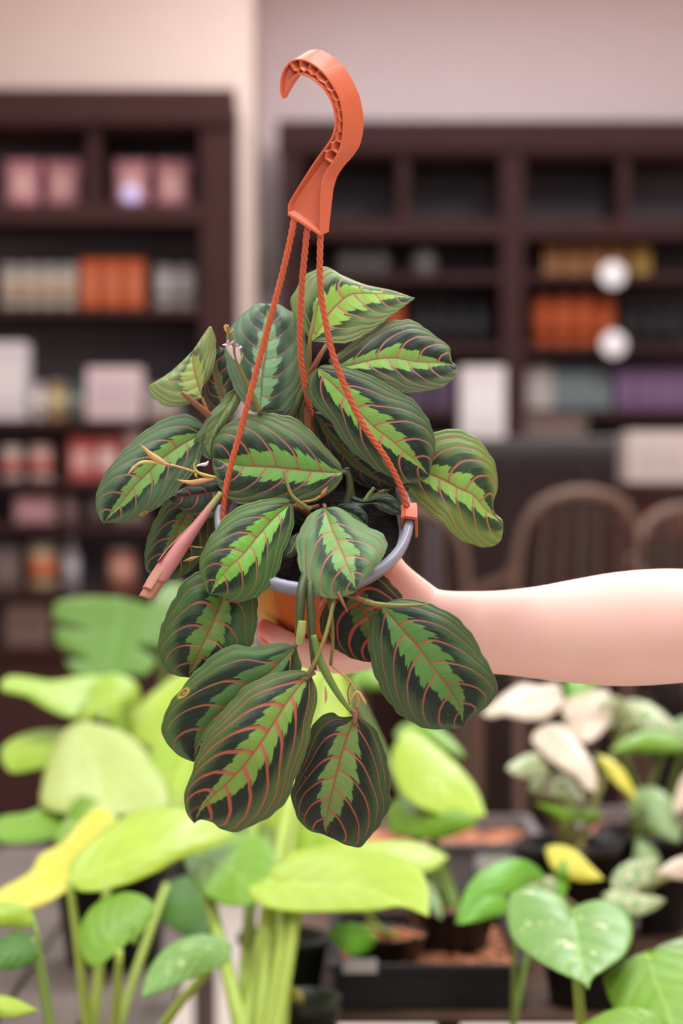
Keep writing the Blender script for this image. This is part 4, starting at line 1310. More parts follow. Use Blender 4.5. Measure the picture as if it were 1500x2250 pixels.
# ---- right bookcase goods
for i in range(3):
    goods('tin', 'tin', 'tin', '%s grey tin from the corner on the right bookcase' % ORD[i], 'grey tins', 742 + 38 * i, 776 + 38 * i, 545, r2, RF_ + .1, [(104, 102, 102), (126, 122, 120), (80, 78, 78)])
goods('tin', 'tin', 'tin', 'single pale grey tin left of the thick post of the right bookcase', None, 908, 958, 545, r2, RF_ + .1, [(116, 114, 112), (140, 136, 132), (90, 88, 88)])
for i in range(4):
    goods('pouch', 'pouch', 'pouch', ['golden pouch nearest the thick post of the right bookcase', 'second golden pouch from the thick post of the right bookcase',
                                      'third golden pouch from the thick post, above the orange cans', 'golden pouch behind the upper white round tag'][i], 'golden pouches',
          1192 + 48 * i, 1238 + 48 * i, 536, r2, RF_ + .1, [(184, 124, 66), (150, 104, 72)], .06)
goods('pouch', 'pouch', 'pouch', 'yellow pouch right of the upper white round tag', None, 1390, 1432, 538, r2, RF_ + .1, [(196, 156, 66), (170, 130, 60)], .06)
for i in range(4):
    goods('tin', 'can', 'can', ['orange can nearest the thick post of the right bookcase', 'second orange can from the thick post', 'third orange can from the thick post',
                                'orange can behind the lower white round tag'][i], 'orange cans', 1170 + 46 * i, 1215 + 46 * i, 652, r3, RF_ + .1, [(206, 92, 44), (190, 84, 44), (196, 90, 48)])
goods('tin', 'can', 'can', 'single orange can peeking out beside the top leaf of the prayer plant', None, 838, 886, 655, r3, RF_ + .1, [(206, 92, 44), (190, 84, 44), (196, 90, 48)])
for i in range(4):
    goods('bottle', 'bottle', 'bottle', '%s black bottle right of the top leaf on the right bookcase' % ORD[i], 'black bottles', 910 + 42 * i, 944 + 42 * i, 645, r3, RF_ + .1, [(30, 27, 28), (44, 40, 40), (24, 22, 22)])
for i in range(3):
    goods('bottle', 'bottle', 'bottle', '%s black bottle right of the orange cans on the right bookcase' % ORD[i], 'black bottles', 1372 + 44 * i, 1408 + 44 * i, 650, r3, RF_ + .1, [(30, 27, 28), (44, 40, 40), (24, 22, 22)])
goods('box', 'carton', 'carton', 'pale carton right of the thick post, two tone, on the right bookcase', None, 1156, 1214, 805, r4, RF_ + .1, [(196, 178, 172), (206, 190, 184)])
for i in range(3):
    goods('box', 'carton', 'carton', ['grey teal carton nearest the pale carton', 'middle grey teal carton of three', 'grey teal carton nearest the purple cartons'][i], 'grey teal cartons',
          1218 + 42 * i, 1258 + 42 * i, 808, r4, RF_ + .1, [(108, 118, 120), (130, 138, 138)])
for i in range(4):
    goods('box', 'carton', 'carton', '%s purple carton right of the grey teal cartons' % ORD[i], 'purple cartons', 1352 + 46 * i, 1396 + 46 * i, 806, r4, RF_ + .1, [(118, 82, 120), (136, 98, 138)])
for i in range(2):
    goods('box', 'carton', 'carton', ['dark purple carton beside the upper right leaf of the prayer plant', 'dark purple carton left of the tall white carton'][i], 'dark purple cartons',
          890 + 56 * i, 942 + 56 * i, 800, r4, RF_ + .1, [(80, 56, 84), (96, 70, 98)])
for (x, y, z_, lb) in ((1346, 604, r2, 'upper white round tag hanging before the golden pouches'), (1348, 757, r3, 'lower white round tag hanging before the orange cans')):
    e = empty('tag_or_light_blob', at(x, y, RF_ - .02), lb, 'tag')
    tv, tf = lathe_geo([(0, 0), (.040, 0), (.044, .0015), (.044, .0035), (.040, .005), (0, .005)], 28)
    M_ = Matrix.Translation(at(x, y, RF_ - .02)) @ Matrix.Rotation(PI / 2, 4, 'X')
    mesh_obj('disc', [M_ @ v for v in tv], tf, plain('white_tag', (232, 222, 224), .4, .03, 20, .4), e)
    c_ = at(x, y, RF_ - .02)
    box('clip', (c_.x - .006, RF_ - .022, c_.z + .02), (c_.x + .006, RF_ + .012, c_.z + .05), plain('clear_stand', (170, 165, 170)), e)

# ---- counter with tall white carton, chairs in front of the right bookcase
CD = 6.35
ct = empty('counter', (xpx(1180, CD), CD + .25, 0), 'long dark counter in front of the right bookcase', 'counter')
cz = zpx(962, CD)
box('worktop', (xpx(930, CD), CD - .03, cz - .05), (xpx(1700, CD), CD + .45, cz), plain('dark_counter_top', (58, 50, 50), .35, .1, 12, .5), ct, .004)
box('body', (xpx(945, CD), CD, .08), (xpx(1690, CD), CD + .44, cz - .0505), DARKP, ct, .003)
box('plinth', (xpx(955, CD), CD + .04, 0), (xpx(1680, CD), CD + .43, .0795), DARKP, ct)
for a, b_ in ((960, 1120), (1125, 1290), (1295, 1460), (1465, 1640)):
    box('door_panel', (xpx(a, CD), CD - .012, .12), (xpx(b_, CD), CD - .0005, cz - .08), plain('near_black_veneer', (40, 27, 25), .6, .2, 9, .1), ct, .003)
goods('box', 'carton', 'carton', 'tall white carton standing alone on the dark counter', None, 1012, 1110, 806, cz, CD + .05, [(222, 206, 204), (232, 220, 220)], .12)
goods('box', 'carton', 'carton', 'brown carton on the counter right of the tall white carton', None, 1150, 1290, 912, cz, CD + .05, [(96, 74, 68), (116, 90, 82)], .14)


SIDE_D = 5.7
st_ = empty('side_table', (xpx(1460, SIDE_D), SIDE_D + .15, 0), 'low dark side table holding a pale stack of paper bags', 'table')
sz = zpx(1060, SIDE_D)
box('tabletop', (xpx(1360, SIDE_D), SIDE_D, sz - .03), (xpx(1640, SIDE_D), SIDE_D + .32, sz), DARKW, st_, .003)
for x in (1368, 1622):
    for y in (SIDE_D + .01, SIDE_D + .27):
        box('leg', (xpx(x, SIDE_D), y, 0), (xpx(x, SIDE_D) + .035, y + .035, sz - .0305), DARKW, st_, .002)
lo_z = zpx(1168, SIDE_D)
box('shelf', (xpx(1366, SIDE_D) + .036, SIDE_D + .01, lo_z - .02), (xpx(1620, SIDE_D) - .001, SIDE_D + .3, lo_z), DARKW, st_, .002)
goods('box', 'carton', 'carton', 'pale wide carton on the side table at the frame\'s edge', None, 1378, 1520, 948, sz, SIDE_D + .04, [(206, 186, 180), (196, 176, 170)], .2)
for i, (a, b_) in enumerate(((1372, 1402), (1418, 1446), (1470, 1500))):
    goods('bottle', 'bottle', 'bottle', '%s red bottle from the left under the side table top' % ORD[i], 'red bottles', a, b_, 1090, lo_z, SIDE_D + .06, [(168, 70, 56), (150, 96, 80), (120, 60, 50)])


RATTAN = plain('rattan_brown', (104, 80, 68), .55, .25, 60, .35, .4, .002)
CUSH = plain('dark_seat_cushion', (44, 38, 38), .8, .15, 60, .2)


def chair(label, px, d, rot, zs=.43):
    e = empty('rattan_chair', (xpx(px, d), d, 0), label, 'chair', 'rattan bar chairs before the counter')
    R = Matrix.Translation(e.location) @ Matrix.Rotation(rot, 4, 'Z') @ Matrix.Diagonal((.78, .78, 1, 1))

    def tb(nm, pts, r, mat=RATTAN):
        path = crom(pts, 20)
        V, Fc = tube_geo(path, r, 8)
        return mesh_obj(nm, [R @ v for v in V], Fc, mat, e)
    for sx in (-1, 1):
        tb('leg', [(sx * .22, -.20, 0), (sx * .21, -.19, .22), (sx * .20, -.18, zs)], .016)
        tb('leg', [(sx * .20, .22, 0), (sx * .19, .20, .25), (sx * .19, .19, zs)], .016)
        tb('armrest', [(sx * .21, -.18, zs), (sx * .25, -.17, zs + .16), (sx * .255, -.05, zs + .21), (sx * .22, .14, zs + .25), (sx * .2, .2, zs + .3)], .014)
    tb('back_frame', [(-.19, .19, zs), (-.215, .22, zs + .25), (-.17, .25, zs + .42), (0, .27, zs + .47), (.17, .25, zs + .42), (.215, .22, zs + .25), (.19, .19, zs)], .016)
    for k in range(5):
        x = -.12 + .06 * k
        tb('back_spindle', [(x, .19, zs), (x * 1.1, .235, zs + .22), (x, .262, zs + .45 - abs(x) * .25)], .007)
    tb('stretcher', [(-.21, -.19, .2), (0, -.19, .2), (.21, -.19, .2)], .009)
    bm = bmesh.new()
    add_box(bm, (-.21, -.2, zs - .02), (.21, .2, zs + .045), .018, 3)
    for v in bm.verts: v.co = R @ v.co
    bm_obj('seat_cushion', bm, CUSH, e, True)
    return e


chair('tall brown rattan bar chair above the wrist, left of the other bar chair', 1215, 5.25, 3.4, .70)
chair('tall brown rattan bar chair cut off by the right edge, above the elbow', 1590, 5.15, .3, .66)
chair('tall brown rattan bar chair half hidden behind the right curled leaf', 905, 5.6, 3.0, .66)
# round pale tag plate / thermostat on the return of the wall corner
sw = empty('wall_speaker', at(595, 530, RY - .03), 'small pale box on the wall strip beside the right bookcase', 'wall fitting')
c_ = at(592, 545, RY)
box('housing', (c_.x - .045, RY - .05, c_.z - .14), (c_.x + .02, RY - .001, c_.z + .06), plain('pale_housing', (206, 192, 178), .5, .05, 20, .4), sw, .006)
box('grille', (c_.x - .038, RY - .053, c_.z - .13), (c_.x + .013, RY - .0501, c_.z - .02), plain('pale_grille', (170, 158, 146), .6, .3, 400, .3), sw)

# ================================================================== BENCHES, TRAYS AND POTTED PLANTS BEHIND
WOODG = plain('weathered_grey_wood', (112, 100, 94), .7, .25, 7, .25, .3, .002, stretch=(8, .5, 8))
WOODB = plain('brown_bench_wood', (86, 62, 48), .6, .2, 7, .3, stretch=(8, .5, 8))


def bench(label, x0, x1, y0, y1, z, nplank, mat, name='plant_bench'):
    e = empty(name, ((x0 + x1) / 2, (y0 + y1) / 2, 0), label, 'bench')
    w = (x1 - x0) / nplank
    bm = bmesh.new()
    for i in range(nplank):
        add_box(bm, (x0 + i * w + .004, y0, z - .022), (x0 + (i + 1) * w - .004, y1, z), .002)
    bm_obj('slatted_top', bm, mat, e)
    for x in (x0 + .02, x1 - .06):
        for y in (y0 + .03, y1 - .07):
            box('leg', (x, y, 0), (x + .04, y + .04, z - .0625), mat, e, .002)
    for y in (y0 + .03, y1 - .07):
        box('apron', (x0 + .015, y - .004, z - .062), (x1 - .015, y + .044, z - .0225), mat, e, .002)
    return e


NB_Z, PB_Z, TB_Z = .36, .50, .529
bench('low brown slatted bench carrying the front row of potted plants', -.62, .68, 1.72, 2.27, NB_Z, 9, WOODB)
bench('weathered grey plank bench below the lime leaves on the left', -.95, -.21, 2.33, 3.7, PB_Z, 7, WOODG)
tb_ = empty('tray_bench', (.35, 2.8, 0), 'thin brown bench carrying the black trays behind the front right leaves', 'bench')
box('bench_top', (xpx(545, 2.33), 2.33, TB_Z - .008), (.95, 3.35, TB_Z), WOODB, tb_, .002)
for x, y in ((xpx(960, 2.4), 2.4), (.88, 2.4), (xpx(600, 3.25), 3.25), (.88, 3.25)):
    box('leg', (x, y, 0), (x + .028, y + .028, TB_Z - .0085), WOODB, tb_, .002)

BLACKP = plain('black_pot_plastic', (24, 23, 23), .4, .1, 30, .4)
GREYT = plain('grey_tray_plastic', (120, 112, 112), .5, .1, 30, .3)
GREENP = plain('dark_green_pot', (52, 60, 46), .4, .1, 30, .4)
BARK = NT('bark_chips')
_co = BARK.objco()
_v = BARK.new('ShaderNodeTexVoronoi')
_v.inputs['Scale'].default_value = 75.0
BARK.link(_co, _v.inputs['Vector'])
_sep = BARK.new('ShaderNodeSeparateColor')
BARK.link(_v.outputs['Color'], _sep.inputs[0])
_m = BARK.mix(X(BARK, _sep.outputs[0]), L4((150, 82, 52)), L4((214, 142, 104)))
_m = BARK.mix(BARK.smooth(.6, .9, X(BARK, _sep.outputs[1])), _m, L4((70, 42, 30)))
BARK = BARK.bsdf(_m, .8, .2, X(BARK, _v.outputs['Distance']), .8, .006)


def pot_parts(e, c, r, h, mat, soil=BARK):
    V, Fc = lathe_geo([(0, 0), (r * .74, 0), (r * .76, .003), (r * .97, h * .88), (r * 1.04, h * .885), (r * 1.04, h), (r * .96, h), (r * .93, h * .8)], 36)
    mesh_obj('pot', [v + c for v in V], Fc, mat, e)
    rs = random.Random(int(r * 1e5) + int(c.x * 1e4))
    SV, SF = [], []
    for i in range(9):
        for k in range(30):
            rr = r * .945 * i / 8
            a = 2 * PI * k / 30
            SV.append(c + Vector((rr * math.cos(a), rr * math.sin(a), h * .86 + (rs.random() - .5) * .008 * (i < 8))))
    for i in range(8):
        for k in range(30):
            k2 = (k + 1) % 30
            SF.append((i * 30 + k, i * 30 + k2, (i + 1) * 30 + k2, (i + 1) * 30 + k))
    mesh_obj('bark' if soil is BARK else 'soil', SV, SF, soil, e)


def tray(label, x0, x1, y0, y1, z, h, mat, fill=True):
    e = empty('plant_tray', ((x0 + x1) / 2, (y0 + y1) / 2, z), label, 'tray')
    bm = bmesh.new()
    t = .006
    add_box(bm, (x0, y0, z + .001), (x1, y1, z + .006))
    for lo, hi in (((x0, y0, z + .0061), (x1, y0 + t, z + h)), ((x0, y1 - t, z + .0061), (x1, y1, z + h)), ((x0, y0 + t, z + .0061), (x0 + t, y1 - t, z + h)), ((x1 - t, y0 + t, z + .0061), (x1, y1 - t, z + h))):
        add_box(bm, lo, hi)
    bm_obj('tray_body', bm, mat, e)
    bm = bmesh.new()
    for lo, hi in (((x0 - .008, y0 - .008, z + h), (x1 + .008, y0 + t, z + h + .006)), ((x0 - .008, y1 - t, z + h), (x1 + .008, y1 + .008, z + h + .006)),
                   ((x0 - .008, y0 + t, z + h), (x0 + t, y1 - t, z + h + .006)), ((x1 - t, y0 + t, z + h), (x1 + .008, y1 - t, z + h + .006))):
        add_box(bm, lo, hi)
    bm_obj('tray_lip', bm, mat, e)
    if fill:
        rs = random.Random(5)
        nx, ny = 40, 16
        V, Fc = [], []
        for i in range(nx + 1):
            for j in range(ny + 1):
                V.append(Vector((x0 + t + .001 + (x1 - x0 - 2 * t - .002) * i / nx, y0 + t + .001 + (y1 - y0 - 2 * t - .002) * j / ny, z + h * .82 + (rs.random() - .5) * .008)))
        for i in range(nx):
            for j in range(ny):
                q = i * (ny + 1) + j
                Fc.append((q, q + 1, q + ny + 2, q + ny + 1))
        o = mesh_obj('bark', V, Fc, BARK, e)
    return e


T1 = tray('black tray of bark chips at the bench front below the small green leaf', xpx(735, 2.36), xpx(1150, 2.36), 2.36, 2.66, TB_Z, zpx(2130, 2.36) - TB_Z, BLACKP)
BKZ = TB_Z + (zpx(2130, 2.36) - TB_Z) * .82 + .004
T2 = tray('grey tray of orange bark chips at the back of the bench', xpx(770, 2.98), xpx(1190, 2.98), 2.98, 3.25, TB_Z, zpx(1862, 2.98) - TB_Z, GREYT)
T3 = tray('grey tray of bark chips behind the variegated plants', xpx(1300, 2.9), xpx(1640, 2.9), 2.9, 3.2, TB_Z, zpx(1850, 2.9) - TB_Z, GREYT)


# ---- leaves of the plants behind
def bleaf_mat(name, c, veinc=None, edge=None, fleck=None, fl=0.0, trans=.22, seed=0.0, rough=.42):
    if name in MATS:
        return MATS[name]
    n = NT(name)
    u, vv = n.uv()
    v = vv * 2.0 - 1.0
    a = v.abs()
    s = n.noise(n.vec(u * 4.0, v * 3.0, seed), 1.0, 2.0)
    col = n.bright(n.const(c), s * .3 + .85)
    if edge:
        col = n.mix(n.smooth(.3, 1.0, a), col, L4(edge))
    if fleck:
        q = n.noise(n.vec((u - a * .35) * 12.0, v * 2.4, seed + 4.0), 1.0, 3.0, .6)
        lo = .66 - fl * .3
        col = n.mix(n.smooth(lo, lo + .05, q), col, L4(fleck))
    t = (u - a * .35) * 6.0
    dv = (t.fract() - .5).abs()
    vm_ = (1.0 - n.smooth(.02, .09, dv)) * (1.0 - n.smooth(.6, .95, a)) * .4
    mm = 1.0 - n.smooth(.02, .06, a)
    vc = veinc or tuple(min(255, int(x * 1.15 + 20)) for x in c)
    col = n.mix(vm_.max(mm * .75), col, L4(vc))
    mt = n.bsdf(col, rough, .4, dv, .25, .004, trans)
    MATS[name] = mt
    return mt


def prof(shape, u):
    if shape == 'heart':
        return (u ** .42) * ((1 - u) ** .72) * 1.75 if 0 < u < 1 else 0
    if shape == 'oval':
        return math.sin(PI * u) ** .65
    if shape == 'lance':
        return math.sin(PI * u ** .75) ** .9
    if shape == 'wide':
        return min(1.0, (u * 9) ** .5) * (1 - u ** 2.6) ** .6
    return math.sin(PI * u)


def bleaf(e, mat, mid, wl, wr, shape='heart', droop=.012, lobe=.0, fold=0.0, under=None, wave=.003, seed=0, cuts=0):
    """leaf behind: mid = (px, py, depth) points base->tip, wl/wr half widths in px"""
    nu, nv = 40, 10
    M_ = crom(mid, nu)
    rnd = random.Random(seed + int(mid[0][0]))
    p0, p1 = rnd.uniform(0, 6), rnd.uniform(0, 6)
    Lp = np.linalg.norm(np.array(mid[-1][:2]) - np.array(mid[0][:2]))
    V, U = [], []
    for i in range(nu):
        u = i / (nu - 1)
        a_, b_ = M_[max(0, i - 1)], M_[min(nu - 1, i + 1)]
        t = (b_ - a_)[:2]
        t = t / (np.linalg.norm(t) + 1e-9)
        nrm = np.array([t[1], -t[0]])               # left of travel direction on the picture
        f = prof(shape, u)
        for j in range(2 * nv + 1):
            v = (j - nv) / nv
            a = abs(v)
            w_ = (wl if v < 0 else wr) * f
            if cuts:
                w_ *= 1 - .42 * (a > .5) * max(0, math.sin(u * PI * cuts * 2 + (.8 if v > 0 else 0))) ** 3 * (.15 < u < .92)
            q = M_[i][:2] + nrm * (-v) * w_
            back = lobe * Lp * a * max(0, 1 - u / .22) ** 1.5 * (1 - .5 * a)
            q = q - t * back
            env = math.sin(PI * u) ** .5 if 0 < u < 1 else 0
            dd = M_[i][2] + .9 * (M_[i][1] - q[1]) / 1500 * Wd(M_[i][2]) + droop * .6 * a * a * env - fold * a * env + wave * env * a * math.sin(u * 9 + p0 + 3 * (v > 0))
            V.append(at(q[0], q[1], dd))
            U.append((u, .5 + .5 * v))
    w = 2 * nv + 1
    Fc = [(i * w + j, i * w + j + 1, (i + 1) * w + j + 1, (i + 1) * w + j) for i in range(nu - 1) for j in range(w - 1)]
    o = mesh_obj('leaf', V, Fc, [mat, under or mat], e, True, U)
    so = o.modifiers.new('thickness', 'SOLIDIFY')
    so.thickness = .0007
    so.use_even_offset = False
    return o


def oleaf(e, mat, mid, A, B, droop=.012, wave=.002, seed=0, lie=1.5):
    """leaf behind with both margins given; mid = (px, py, depth), A and B margins in px"""
    nu, nv = 48, 10
    M_ = crom(mid, nu)
    La = crom([mid[0][:2]] + list(A) + [mid[-1][:2]], nu)
    Lb = crom([mid[0][:2]] + list(B) + [mid[-1][:2]], nu)
    ph = random.Random(seed + int(mid[0][0])).uniform(0, 6)
    V, U = [], []
    for i in range(nu):
        u = i / (nu - 1)
        env = math.sin(PI * u) ** .5 if 0 < u < 1 else 0
        for j in range(2 * nv + 1):
            v = (j - nv) / nv
            a = abs(v)
            q = M_[i][:2] * (1 - a) + (La[i] if v < 0 else Lb[i]) * a
            dd = M_[i][2] + env * (droop * .5 * a * a - .0015 * math.sin(PI * a) + wave * a * math.sin(u * 9 + ph + 3 * (v > 0))) + lie * (M_[i][1] - q[1]) / 1500 * Wd(M_[i][2])
            V.append(at(q[0], q[1], dd))
            U.append((u, .5 + .5 * v))
    w = 2 * nv + 1
    Fc = [(i * w + j, i * w + j + 1, (i + 1) * w + j + 1, (i + 1) * w + j) for i in range(nu - 1) for j in range(w - 1)]
    o = mesh_obj('leaf', V, Fc, [mat], e, True, U)
    so = o.modifiers.new('thickness', 'SOLIDIFY')
    so.thickness = .0007
    so.use_even_offset = False
    return o


def petiole(e, p0, p1, mat, r0=.003, r1=.005, sag=.3):
    a, b_ = Vector(p0), Vector(p1)
    mid_ = a.lerp(b_, .5) + Vector((0, 0, abs(a.x - b_.x) * sag))
    return tube('petiole', [a, mid_, b_], [r0, r1], mat, e, 14, 8)


LIME = bleaf_mat('lime_leaf', (160, 192, 60), (216, 232, 110), seed=1)
LIME2 = bleaf_mat('lime_leaf_bright', (172, 198, 62), (196, 212, 100), seed=2)
PALE = bleaf_mat('pale_lime_leaf', (184, 200, 112), (200, 210, 134), seed=3)
YEL = bleaf_mat('yellow_leaf', (216, 206, 70), (222, 214, 104), seed=4)
GRN = bleaf_mat('fresh_green_leaf', (122, 166, 46), (150, 186, 78), seed=5)
GRND = bleaf_mat('deep_green_leaf', (76, 122, 34), (96, 140, 50), seed=6)
GRNB = bleaf_mat('bright_green_leaf', (106, 168, 40), (140, 190, 70), seed=7)
MONS = bleaf_mat('monstera_green', (110, 152, 64), (128, 172, 92), seed=8)
VAR1 = bleaf_mat('variegated_cream', (216, 196, 172), (212, 196, 166), None, (176, 190, 120), .05, seed=9)
VAR2 = bleaf_mat('variegated_half', (140, 176, 110), (176, 196, 130), None, (240, 224, 196), .5, seed=10)
VAR3 = bleaf_mat('variegated_flecked', (118, 160, 74), (154, 190, 96), None, (226, 230, 170), .14, seed=11)
GGRY = bleaf_mat('grey_green_leaf', (142, 168, 108), (170, 194, 150), seed=12)
STM = plain('petiole_lime', (168, 190, 84), .5, .1, 30, .3)
STM2 = plain('petiole_green', (120, 146, 70), .5, .1, 30, .3)
STM3 = plain('petiole_olive', (146, 148, 86), .5, .1, 30, .3)


def plant_obj(name, label, px, d, z, r, h, pm, soil=BARK, cat='potted plant', group=None):
    c = Vector((xpx(px, d), d, z + .0008))
    e = empty(name, c, label, cat, group)
    pot_parts(e, c, r, h, pm, soil)
    return e, c + Vector((0, 0, h * .86 - .004))


def grow(e, top, specs, stm, r=(.0028, .0052), jit=.02):
    rs = random.Random(int(top.x * 1000))
    for sp in specs:
        lf = oleaf(e, **sp) if 'A' in sp else bleaf(e, **sp)
        b_ = at(*sp['mid'][0])
        petiole(e, b_, top + Vector((rs.uniform(-jit, jit), rs.uniform(-jit, jit), 0)), stm, r[0], r[1], .12)


# lime philodendron, front left
e, top = plant_obj('lime_philodendron', 'lime philodendron at the front left with a yellow leaf and one flecked pale leaf', 216, 2.14, NB_Z, .075, .13, BLACKP)
grow(e, top, [
    dict(mat=LIME2, mid=[(152, 1932, 2.16), (240, 1902, 2.18), (330, 1868, 2.22), (420, 1842, 2.27), (520, 1830, 2.34)], A=[(155, 1895), (200, 1846), (256, 1803), (320, 1779), (400, 1775), (470, 1802)], B=[(170, 1956), (216, 1958), (280, 1942), (340, 1918), (400, 1886), (480, 1856)], droop=.02),
    dict(mat=YEL, mid=[(250, 1795, 2.38), (180, 1850, 2.33), (110, 1905, 2.28), (40, 1950, 2.22), (-40, 1990, 2.16)], A=[(215, 1776), (175, 1806), (136, 1852), (88, 1880), (66, 1916), (0, 1955)], B=[(245, 1830), (190, 1890), (150, 1955), (80, 1994), (0, 2004)]),
    dict(mat=GRN, mid=[(262, 2090, 2.08), (240, 2060, 2.1), (270, 2020, 2.12), (340, 1990, 2.14)], wl=70, wr=62, shape='wide', droop=.012),
    dict(mat=VAR3, mid=[(500, 2085, 2.08), (440, 2095, 2.06), (380, 2120, 2.03), (312, 2190, 1.99)], wl=58, wr=52, shape='heart', droop=.012, lobe=.1),
    dict(mat=GRND, mid=[(365, 1945, 2.48), (400, 1985, 2.46), (430, 2030, 2.43), (450, 2070, 2.41)], wl=52, wr=58, shape='wide', droop=.01),
], STM, (.0042, .0075))
# lime philodendron, centre
e, top = plant_obj('lime_philodendron', 'lime philodendron with the widest bright leaf, below the lowest prayer plant leaf', 545, 2.03, NB_Z, .055, .13, BLACKP)
grow(e, top, [
    dict(mat=LIME2, mid=[(590, 1935, 2.22), (690, 1945, 2.18), (800, 1955, 2.14), (942, 2014, 2.06)], A=[(600, 1905), (690, 1868), (800, 1866), (900, 1892), (938, 1940)], B=[(542, 1950), (572, 1988), (640, 2003), (756, 2003), (828, 2000), (884, 1992)], droop=.015),
    dict(mat=LIME2, mid=[(640, 1910, 2.30), (740, 1890, 2.32), (860, 1875, 2.35), (986, 1884, 2.38)], A=[(625, 1880), (690, 1862), (780, 1850), (900, 1848), (960, 1868)], B=[(680, 1940), (780, 1935), (880, 1925), (950, 1912)], droop=.015),
    dict(mat=GRN, mid=[(432, 1870, 2.36), (480, 1895, 2.32), (530, 1930, 2.28), (572, 1978, 2.24)], A=[(403, 1885), (420, 1930), (455, 1970), (500, 1990), (545, 1989)], B=[(470, 1848), (530, 1829), (582, 1845), (607, 1890), (602, 1950)]),
    dict(mat=LIME, mid=[(660, 1700, 2.5), (690, 1780, 2.44), (730, 1830, 2.4), (800, 1870, 2.36)], wl=90, wr=110, shape='wide', droop=.02, lobe=.05),
    dict(mat=LIME2, mid=[(700, 1440, 2.66), (697, 1520, 2.62), (690, 1600, 2.58), (680, 1720, 2.5)], A=[(650, 1430), (600, 1500), (580, 1600), (600, 1690)], B=[(745, 1458), (766, 1530), (768, 1610), (740, 1690)], lie=.8),
    dict(mat=LIME, mid=[(560, 1790, 2.5), (600, 1830, 2.46), (620, 1870, 2.42), (650, 1930, 2.38)], wl=70, wr=60, shape='wide', droop=.02),
], STM, (.006, .0105), .025)
for q_ in ((600, 1985, 2.20), (632, 1990, 2.17), (655, 1985, 2.16)):
    petiole(e, at(*q_), top + Vector(((q_[0] - 610) * .0002, .01, 0)), STM, .0065, .0105, .05)
# lime philodendron on the plank bench
e, top = plant_obj('lime_philodendron', 'tall lime philodendron on the grey plank bench with one broad pale dome-shaped leaf', 250, 2.75, PB_Z, .085, .14, BLACKP)
grow(e, top, [
    dict(mat=PALE, mid=[(175, 1585, 2.76), (195, 1650, 2.70), (215, 1720, 2.63), (228, 1795, 2.54)], A=[(140, 1608), (110, 1660), (93, 1720), (92, 1772), (150, 1790)], B=[(230, 1595), (290, 1620), (335, 1670), (365, 1730), (370, 1777), (300, 1789)], droop=.05),
    dict(mat=LIME, mid=[(292, 1548, 2.92), (200, 1532, 2.86), (100, 1514, 2.81), (0, 1504, 2.76)], A=[(270, 1496), (216, 1484), (168, 1488), (112, 1496), (60, 1488), (20, 1486)], B=[(280, 1566), (224, 1578), (160, 1578), (108, 1560), (60, 1532), (8, 1519)]),
    dict(mat=LIME, mid=[(190, 1560, 2.80), (240, 1535, 2.82), (275, 1530, 2.84), (305, 1545, 2.86)], wl=52, wr=55, shape='oval', droop=.02),
    dict(mat=LIME, mid=[(170, 1625, 2.82), (110, 1640, 2.8), (55, 1655, 2.77), (2, 1668, 2.74)], A=[(150, 1606), (96, 1604), (40, 1618), (8, 1640)], B=[(160, 1650), (116, 1678), (72, 1692), (24, 1697)]),
    dict(mat=LIME2, mid=[(440, 1470, 2.98), (400, 1530, 2.93), (370, 1590, 2.88), (345, 1655, 2.84)], A=[(400, 1475), (350, 1510), (310, 1545), (278, 1590), (300, 1625)], B=[(470, 1510), (460, 1570), (430, 1630), (390, 1660)]),
    dict(mat=LIME, mid=[(420, 1640, 2.72), (400, 1690, 2.68), (390, 1740, 2.64), (370, 1830, 2.6)], wl=70, wr=80, shape='wide', droop=.02),
    dict(mat=GRN, mid=[(200, 1770, 2.64), (130, 1800, 2.6), (60, 1820, 2.57), (-30, 1830, 2.54)], A=[(170, 1758), (110, 1765), (60, 1786), (0, 1796)], B=[(195, 1800), (150, 1830), (80, 1850), (10, 1852)]),
    dict(mat=GRN, mid=[(215, 1760, 2.58), (190, 1790, 2.56), (170, 1820, 2.54), (120, 1850, 2.52)], wl=60, wr=40, shape='wide', droop=.02),
], STM, (.004, .008))
# monstera
e, top = plant_obj('monstera', 'split-leaf monstera on the plank bench behind the lime leaves', 330, 3.3, PB_Z, .09, .15, BLACKP)
grow(e, top, [
    dict(mat=MONS, mid=[(268, 1330, 3.30), (258, 1390, 3.26), (245, 1440, 3.22), (222, 1520, 3.16)], wl=112, wr=150, shape='wide', droop=.03, lobe=.18, cuts=3),
    dict(mat=GGRY, mid=[(400, 1290, 3.4), (380, 1330, 3.36), (365, 1370, 3.34), (340, 1430, 3.3)], wl=60, wr=56, shape='heart', droop=.02, lobe=.1),
    dict(mat=MONS, mid=[(360, 1330, 3.34), (350, 1360, 3.32), (335, 1390, 3.3), (310, 1440, 3.28)], wl=48, wr=48, shape='heart', droop=.02),
    dict(mat=GRN, mid=[(330, 1560, 3.2), (300, 1590, 3.18), (270, 1610, 3.16), (220, 1630, 3.12)], wl=40, wr=40, shape='heart', droop=.02),
], STM2, (.004, .006))
# plant at the left edge
e, top = plant_obj('lime_philodendron', 'small lime philodendron cut off by the left edge of the frame', 190, 1.95, NB_Z, .06, .11, BLACKP)
grow(e, top, [
    dict(mat=LIME, mid=[(74, 2025, 1.98), (40, 2010, 1.97), (0, 2005, 1.96), (-70, 2000, 1.94)], wl=38, wr=30, shape='heart', droop=.012),
    dict(mat=GRND, mid=[(70, 2060, 1.96), (40, 2085, 1.95), (0, 2095, 1.94), (-70, 2110, 1.92)], wl=42, wr=38, shape='wide', droop=.01),
    dict(mat=LIME2, mid=[(-60, 2215, 1.9), (-20, 2212, 1.9), (30, 2215, 1.9), (84, 2222, 1.89)], wl=26, wr=24, shape='lance', droop=.008),
], STM2, (.003, .005))
